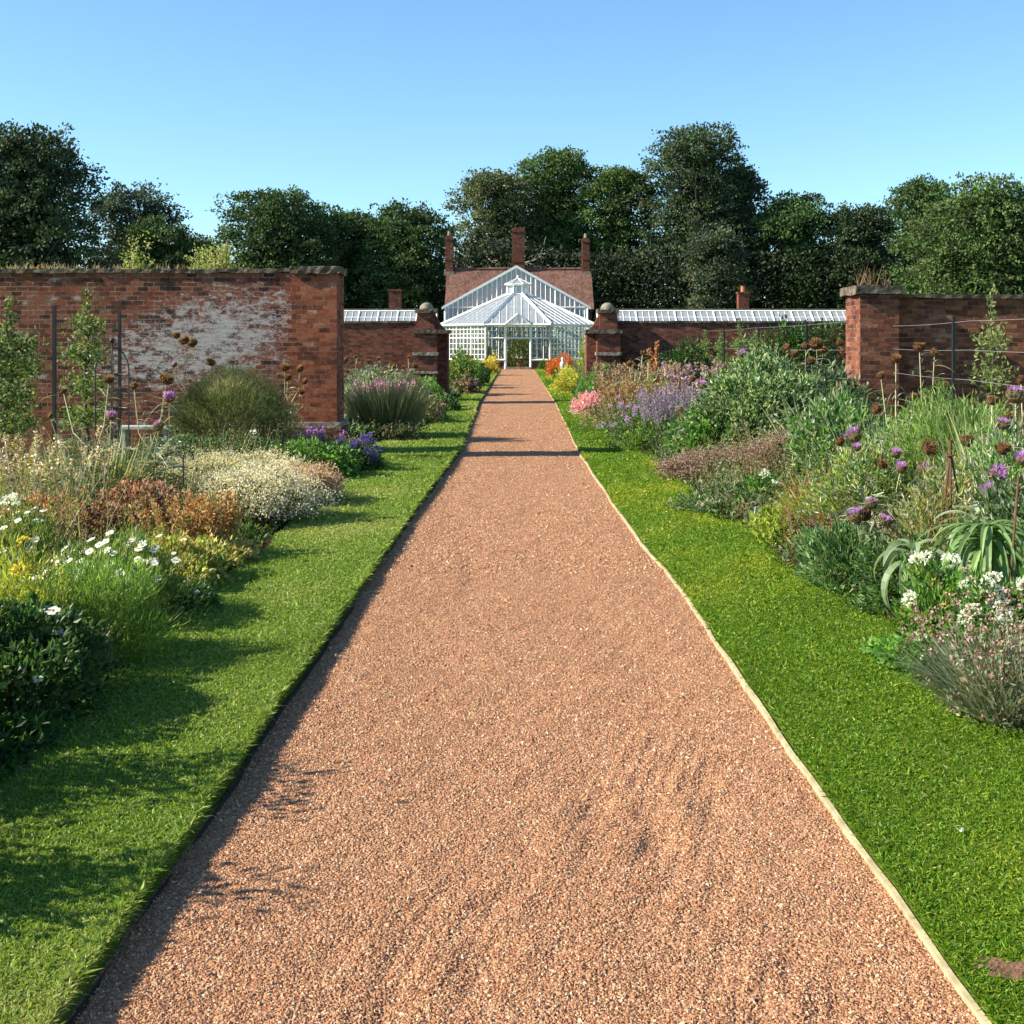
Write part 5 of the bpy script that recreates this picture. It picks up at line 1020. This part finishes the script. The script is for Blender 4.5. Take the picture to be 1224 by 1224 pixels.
YG = 92.6
t = thing('glasshouse', 'tall gabled white glasshouse rising behind the octagonal conservatory', 'greenhouse', (-.05, YG, 0))
GX, GE, GA, GD = 5.25, 4.35, 7.3, 6.3
a = Acc(); a.add([(-GX, 0, .5), (GX, 0, .5), (GX, 0, GE), (0, 0, GA), (-GX, 0, GE)], [[0, 1, 2, 3, 4]], (.8, .8, .8))
for s in (-1, 1): a.add([(s * GX, 0, .5), (s * GX, GD, .5), (s * GX, GD, GE), (s * GX, 0, GE)], [[0, 1, 2, 3]], (.8, .8, .8))
obj('wall_glass', a, GABLEGLASS, t)
a = Acc()
for s in (-1, 1): a.add([(s * GX, 0, GE), (s * GX, GD, GE), (0, GD, GA), (0, 0, GA)], [[0, 1, 2, 3]], (.8, .8, .8))
obj('roof_glass', a, ROOFGLASS, t)
a = Acc(); box(a, -GX, GX, -.06, .06, -.1, .498); obj('dwarf_wall', a, BRICK_F, t)
a = Acc(); zt = lambda x: GE + (GA - GE) * (1 - abs(x) / GX)
for i in range(-14, 15):
    x_ = i * .36; bar(a, (x_, -.02, .5), (x_, -.02, zt(x_)), .045 if i % 4 else .08)
for z in (GE, 2.6): bar(a, (-GX, -.03, z), (GX, -.03, z), .07)
for s in (-1, 1):
    bar(a, (s * GX, -.03, 0), (s * GX, -.03, GE), .12)
obj('front_frame', a, WHITE, t)
for s in (-1, 1):
    a = Acc(); pp = [(s * (GX + .25), GE - .17), (s * (GX + .25), GE + .03), (0, GA + .15), (0, GA - .05)]; prism(a, pp, -.14, -.05, (.8, .8, .8)); obj('bargeboard', a, WHITE, t)
a = Acc()
for s in (-1, 1):
    for i in range(0, 11):
        y = i * GD / 10; bar(a, (s * GX, y, GE), (0, y, GA), .045)
        if i: bar(a, (s * GX, y, .5), (s * GX, y, GE), .05)
    bar(a, (s * GX, 0, GE), (s * GX, GD, GE), .1)
bar(a, (0, 0, GA), (0, GD, GA), .1); obj('roof_frame', a, WHITE, t)

YK = 104.0
t = thing('cottage', 'red brick cottage with plain tiled roof behind the glasshouse', 'house', (.1, YK, 0))
cx0, cx1 = -5.85, 6.0
a = Acc(); box(a, cx0 + .1, cx1 - .1, -3.3, 3.3, -.1, 4.7); obj('wall', a, BRICK_F, t)
a = Acc()
for xs in (cx0 + .1, cx1 - .35):
    V = [(xs, -3.3, 4.7), (xs, 3.3, 4.7), (xs, 0, 7.7), (xs + .25, -3.3, 4.7), (xs + .25, 3.3, 4.7), (xs + .25, 0, 7.7)]; a.add(V, [[0, 1, 2], [5, 4, 3]], (.3, .1, .1)); a.add(V, [[0, 2, 5, 3], [1, 4, 5, 2]], (.3, .1, .1))
obj('gable_wall', a, BRICK_F, t)
a = Acc(); pr_ = [(-3.75, 4.42), (0, 7.82), (3.75, 4.42), (3.6, 4.32), (0, 7.6), (-3.6, 4.32)]
V = [(cx0 - .05, y, z) for y, z in pr_] + [(cx1 + .05, y, z) for y, z in pr_]
a.add(V, [[i, (i + 1) % 6, (i + 1) % 6 + 6, i + 6] for i in range(6)], (.3, .2, .1)); a.add(V, [[0, 5, 4, 1], [1, 4, 3, 2], [6, 7, 10, 11], [7, 8, 9, 10]], (.3, .2, .1)); ro = obj('roof', a, TILE, t)
a = Acc(); tube1(a, [(cx0 - .05, 0, 7.84), (cx1 + .05, 0, 7.84)], .13, (.2, .1, .07), 8); obj('ridge', a, TILE, ro)
for i, (x_, w_, top) in enumerate(((X(537, 104), .32, 10.6), (X(619.5, 104), .52, 11.25), (X(700, 104), .30, 10.4))):
    x_ -= .1; a = Acc(); box(a, x_ - w_, x_ + w_, -.35, .35, 6.9, top - .35); box(a, x_ - w_ - .05, x_ + w_ + .05, -.4, .4, top - .348, top - .2); box(a, x_ - w_ + .02, x_ + w_ - .02, -.33, .33, top - .198, top); box(a, x_ - w_ - .04, x_ + w_ + .04, -.39, .39, 8.6 - (i == 1) * .2, 8.72 - (i == 1) * .2)
    ch = obj('chimney', a, BRICK_F, t)
    if i != 1:
        a = Acc(); lathe(a, (x_, 0, top), [(.14, 0), (.16, .1), (.11, .35), (.13, .4), (.08, .4)], (.4, .3, .2), 8); obj('chimney_pot', a, PALESTONE, ch)
        a = Acc(); box(a, x_ - w_ - .1, x_ + w_ + .1, -.48, -.36, 7.3, 7.62); obj('flashing', a, PALESTONE, ch)

for s, x0, x1, lab in ((-1, -34, -5.6, 'long white lean-to glasshouse roof above the left wall'), (1, 5.6, 40, 'long white lean-to glasshouse roof above the right wall')):
    t = thing('lean_to_greenhouse', lab, 'greenhouse', (0, 88, 0))
    a = Acc(); box(a, x0, x1, .02, .4, -.1, 4.0); obj('back_wall', a, BRICK_F, t)
    a = Acc(); rough_box(a, x0, x1, -.06, .46, 4.002, 4.12, .5, .01); obj('coping', a, COPING, t)
    a = Acc(); a.add([(x0, -2.2, 2.6), (x1, -2.2, 2.6), (x1, -.02, 3.93), (x0, -.02, 3.93)], [[0, 1, 2, 3]], (.8, .8, .8)); obj('roof_glass', a, ROOFGLASS, t)
    a = Acc(); a.add([(x0, -2.2, .5), (x1, -2.2, .5), (x1, -2.2, 2.6), (x0, -2.2, 2.6)], [[0, 1, 2, 3]], (.8, .8, .8)); obj('wall_glass', a, GLASS, t)
    a = Acc(); box(a, x0, x1, -2.26, -2.14, -.1, .498); obj('dwarf_wall', a, BRICK_F, t)
    a = Acc(); n = int((x1 - x0) / .45)
    for i in range(n + 1):
        x_ = x0 + (x1 - x0) * i / n; w_ = .10 if i % 3 == 0 else .035; bar(a, (x_, -2.22, 2.6), (x_, -.03, 3.95), w_); bar(a, (x_, -2.22, .5), (x_, -2.22, 2.6), w_)
    for q, w_ in ((0, .1), (.33, .03), (.66, .05), (1, .14)): bar(a, (x0, -2.22 + 2.2 * q, 2.6 + 1.35 * q), (x1, -2.22 + 2.2 * q, 2.6 + 1.35 * q), w_)
    obj('frame', a, WHITE, t)
for px, top, lab, w_ in ((472.5, 346, 'squat brick chimney rising behind the left lean-to', .42), (888, 349, 'small brick chimney with one pot behind the right lean-to', .38)):
    x_ = X(px, 91); t = thing('chimney_stack', lab, 'chimney', (x_, 91, 0)); zt_ = Z(top, 91)
    a = Acc(); box(a, -w_, w_, -w_, w_, 0, zt_ - .12); box(a, -w_ - .06, w_ + .06, -w_ - .06, w_ + .06, zt_ - .118, zt_); obj('stack', a, BRICK_F, t)
    if px > 600: a = Acc(); lathe(a, (0, 0, zt_), [(.17, 0), (.15, .4), (.18, .45), (.1, .45)], (.5, .2, .1), 10); obj('chimney_pot', a, TERRA, t)
# bothy sheds behind the lean-tos carrying those chimneys
for s, x0, x1, lab in ((-1, -30, -6.2, 'long low shed hidden behind the left lean-to'), (1, 6.6, 36, 'long low shed hidden behind the right lean-to')):
    t = thing('shed', lab, 'shed', (0, 88, 0)); a = Acc(); box(a, x0, x1, .42, 4.6, -.1, 2.6); obj('wall', a, BRICK_F, t)
    a = Acc(); a.add([(x0, .41, 3.95), (x1, .41, 3.95), (x1, 4.8, 2.62), (x0, 4.8, 2.62)], [[0, 1, 2, 3]], (.3, .1, .1)); obj('roof', a, TILE, t)

# ------------------------------------------------------------------ trees
def tree(label, px, d, top, wpx, cols, n=11000, lobes=22, leaf=.42, bottom=.22, seed=1, shape=1.0, trunk=.5, dense=.5, name='broadleaf_tree', group='woodland trees behind the garden', bare=0):
    f = np.random.default_rng(seed); h = Z(top, d); rx = wpx / F_PX * d / 2 * 1.22
    r = thing(name, label, 'tree', (X(px, d), d, 0), group)
    cz0, cz1 = h * bottom * .7, h; lobes = int(lobes * 1.35); n = int(n * 2.2); leaf = leaf * .76; cols = [(c[0] * 1.2, c[1] * 1.25, c[2] * 1.2) for c in cols]
    L = []
    for i in range(lobes):
        t_ = (i + .5) / lobes; z = cz0 + (cz1 - cz0) * (t_ ** .85)
        prof = max(.15, 1 - max(0, t_ * 1.05 - .5) ** 2 * 2.4) ** .5 if shape == 1 else (1 - t_ ** 2.2) ** .5
        lr = rx * f.uniform(.34, .52) * (1.05 - .2 * t_); rr = max(0, rx * prof * f.uniform(.75, 1.12) - lr * .8); an = i * 2.4 + f.uniform(-.5, .5)
        L.append((rr * math.cos(an), rr * math.sin(an) * .9, min(z, h - lr * .72), lr))
    L.append((f.normal() * rx * .12, 0, h - rx * .34, rx * .42)); L.append((-rx * .4, -rx * .2, h - rx * .6, rx * .42)); L.append((rx * .42, -rx * .1, h - rx * .66, rx * .42))
    a = Acc(); la = Acc(); tr = trunk
    tube1(a, [(0, 0, -.1), (f.normal() * .2, 0, h * .25), (f.normal() * .4, f.normal() * .3, h * .5), (f.normal() * .5, 0, h * .8)], [tr, tr * .75, tr * .5, tr * .12], (.1, .08, .06), 8)
    obj('trunk', a, BARK, r, True); a = Acc()
    for (x_, y_, z_, lr) in L:
        z0 = max(h * .12, z_ * .55); tube1(a, [(0, 0, z0), (x_ * .45, y_ * .45, (z0 + z_) / 2 - .2), (x_, y_, z_)], [tr * .28, tr * .18, tr * .05], (.1, .08, .06), 5)
    obj('limbs', a, BARK, r, True)
    w_ = np.array([l[3] ** 2 for l in L]); w_ /= w_.sum(); ctr = np.array([0, 0, h * .55])
    for (x_, y_, z_, lr), ww in zip(L, w_):
        # each lobe is a bunch of leaf sprays, each spray a small bunch of leaves
        ns = max(10, int(n * ww / 16)); u = nrm(f.normal(size=(ns * 2, 3))); u = u[u[:, 2] > -.55][:ns]; ns = len(u)
        rad = (1 - dense * f.random(ns) ** 2.0) * np.clip(1 + .34 * lump(seed * 7 + abs(int(x_ * 10)), 4)(u), .6, 1.2)
        P = np.array([x_, y_, z_]) + u * rad[:, None] * [lr, lr, lr * .78]
        m = 16; Q = np.repeat(P, m, 0) + f.normal(size=(ns * m, 3)) * leaf * [.95, .95, .45]
        cs = pal(ns, cols, .3, .08) * f.uniform(.72, 1.3); C = np.repeat(cs, m, 0) * f.uniform(.8, 1.2, (ns * m, 1))
        leaves(la, Q, np.repeat(u, m, 0) * .6 + f.normal(size=(ns * m, 3)) * .7 + [0, 0, .1], leaf * f.uniform(.6, 1.2, ns * m), leaf * .62, C)
    ni = int(n * .16); u = nrm(f.normal(size=(ni, 3))) * (f.random((ni, 1)) ** .45); P = u * [rx * .6, rx * .55, (cz1 - cz0) * .38] + [0, 0, (cz0 + cz1) * .5 - h * .02]; P[:, :2] *= np.clip(1.25 - .5 * P[:, 2:3] / h, .5, 1.1)
    leaves(la, P, f.normal(size=(ni, 3)), leaf * 1.3, leaf * .95, pal(ni, cols, .3))
    obj('crown', la, TREELEAF, r)
    if bare:
        a = Acc()
        for k in range(bare):
            p = np.array([f.normal() * .5, -rx * .6, h * .3]); pts = [p]; dr = nrm(np.array([[f.normal() * 1.0, -.25, 1.0]]))[0]
            for j in range(6): p = p + dr * h * .075; dr = nrm((dr + f.normal(size=3) * .3)[None])[0]; pts.append(p.copy())
            tube1(a, pts, np.linspace(.13, .03, 7), (.4, .35, .28), 5)
            for j in (2, 3, 4, 5):
                q = pts[j]; dd = nrm((dr + f.normal(size=3) * .8)[None])[0]; tube1(a, [q, q + dd * 1.0, q + dd * 1.8 + [0, 0, .4]], [.06, .04, .015], (.4, .35, .28), 4)
        obj('bare_branches', a, PALEBARK, r, True)
    return r
T_DK = [(.028, .045, .022), (.04, .062, .028), (.022, .036, .018), (.055, .08, .034)]
T_MD = [(.035, .066, .022), (.05, .09, .028), (.028, .052, .018), (.07, .11, .036)]
T_GR = [(.045, .08, .022), (.065, .11, .03), (.035, .062, .018), (.085, .13, .036)]
T_OL = [(.07, .085, .035), (.10, .115, .05), (.05, .065, .025), (.13, .14, .065)]
T_BL = [(.045, .062, .04), (.06, .08, .05), (.035, .05, .03)]
tree('tall dark tree filling the left picture edge', 20, 95, 156, 180, T_DK, 21000, 34, .42, .12, 2, trunk=.7)
tree('loose open-crowned bluish tree right of the big dark one', 162, 118, 224, 100, T_BL, 6500, 16, .42, .4, 3, dense=.7)
tree('small dense green tree in front of the bluish one', 190, 104, 262, 78, T_MD, 6500, 14, .38, .1, 4)
tree('low green tree right of the larger sapling gap', 235, 110, 284, 70, T_MD, 5000, 12, .38, .1, 5)
tree('broad dark green tree above the middle of the left wall', 332, 108, 229, 128, T_MD, 15000, 26, .4, .1, 6)
tree('dark tree left of the greenhouse, first of two rounded ones', 415, 112, 254, 100, T_MD, 11000, 22, .4, .08, 7)
tree('rounded dark tree directly left of the left chimney', 484, 110, 248, 104, T_MD, 12000, 24, .4, .08, 8)
tree('olive tree with bare pale branches behind the cottage', 590, 122, 207, 100, T_OL, 12000, 24, .4, .15, 9, bare=9)
tree('bright green rounded tree behind the central chimney', 664, 126, 181, 108, T_GR, 15000, 26, .42, .15, 10)
tree('rounded tree behind the right chimney', 738, 124, 200, 92, T_GR, 13000, 24, .42, .1, 11)
tree('tallest grey-green tree right of the cottage', 833, 120, 154, 118, T_OL[:1] + T_BL + T_MD[:2], 17000, 32, .42, .2, 12, trunk=.6)
tree('slim darker tree joined to the right of the tallest one', 884, 123, 203, 62, T_BL + T_DK, 7500, 18, .42, .15, 13)
tree('pale olive ivy-clad tree low in front of the tallest one', 856, 108, 275, 66, T_OL[:1] + T_BL, 8500, 18, .38, .05, 14)
tree('mid-green tree right of the tallest one', 950, 118, 234, 92, T_MD, 12000, 22, .42, .1, 15)
tree('dark rounded tree between the two broad right-hand trees', 1030, 116, 247, 84, T_DK + T_MD[:1], 10000, 20, .42, .1, 16)
tree('domed dark green tree rising above the broad pale one', 1104, 122, 217, 92, T_MD, 11000, 22, .42, .2, 17)
tree('broad spreading pale green tree at the right edge', 1182, 100, 222, 215, T_GR + T_OL[:1], 24000, 40, .42, .05, 18, shape=2)
tree('far right green tree mostly beyond the picture edge', 1290, 110, 230, 150, T_MD, 9000, 24, .45, .1, 19)
tree('dark tree beyond the left picture edge', -80, 105, 190, 150, T_DK, 9000, 24, .45, .1, 20)
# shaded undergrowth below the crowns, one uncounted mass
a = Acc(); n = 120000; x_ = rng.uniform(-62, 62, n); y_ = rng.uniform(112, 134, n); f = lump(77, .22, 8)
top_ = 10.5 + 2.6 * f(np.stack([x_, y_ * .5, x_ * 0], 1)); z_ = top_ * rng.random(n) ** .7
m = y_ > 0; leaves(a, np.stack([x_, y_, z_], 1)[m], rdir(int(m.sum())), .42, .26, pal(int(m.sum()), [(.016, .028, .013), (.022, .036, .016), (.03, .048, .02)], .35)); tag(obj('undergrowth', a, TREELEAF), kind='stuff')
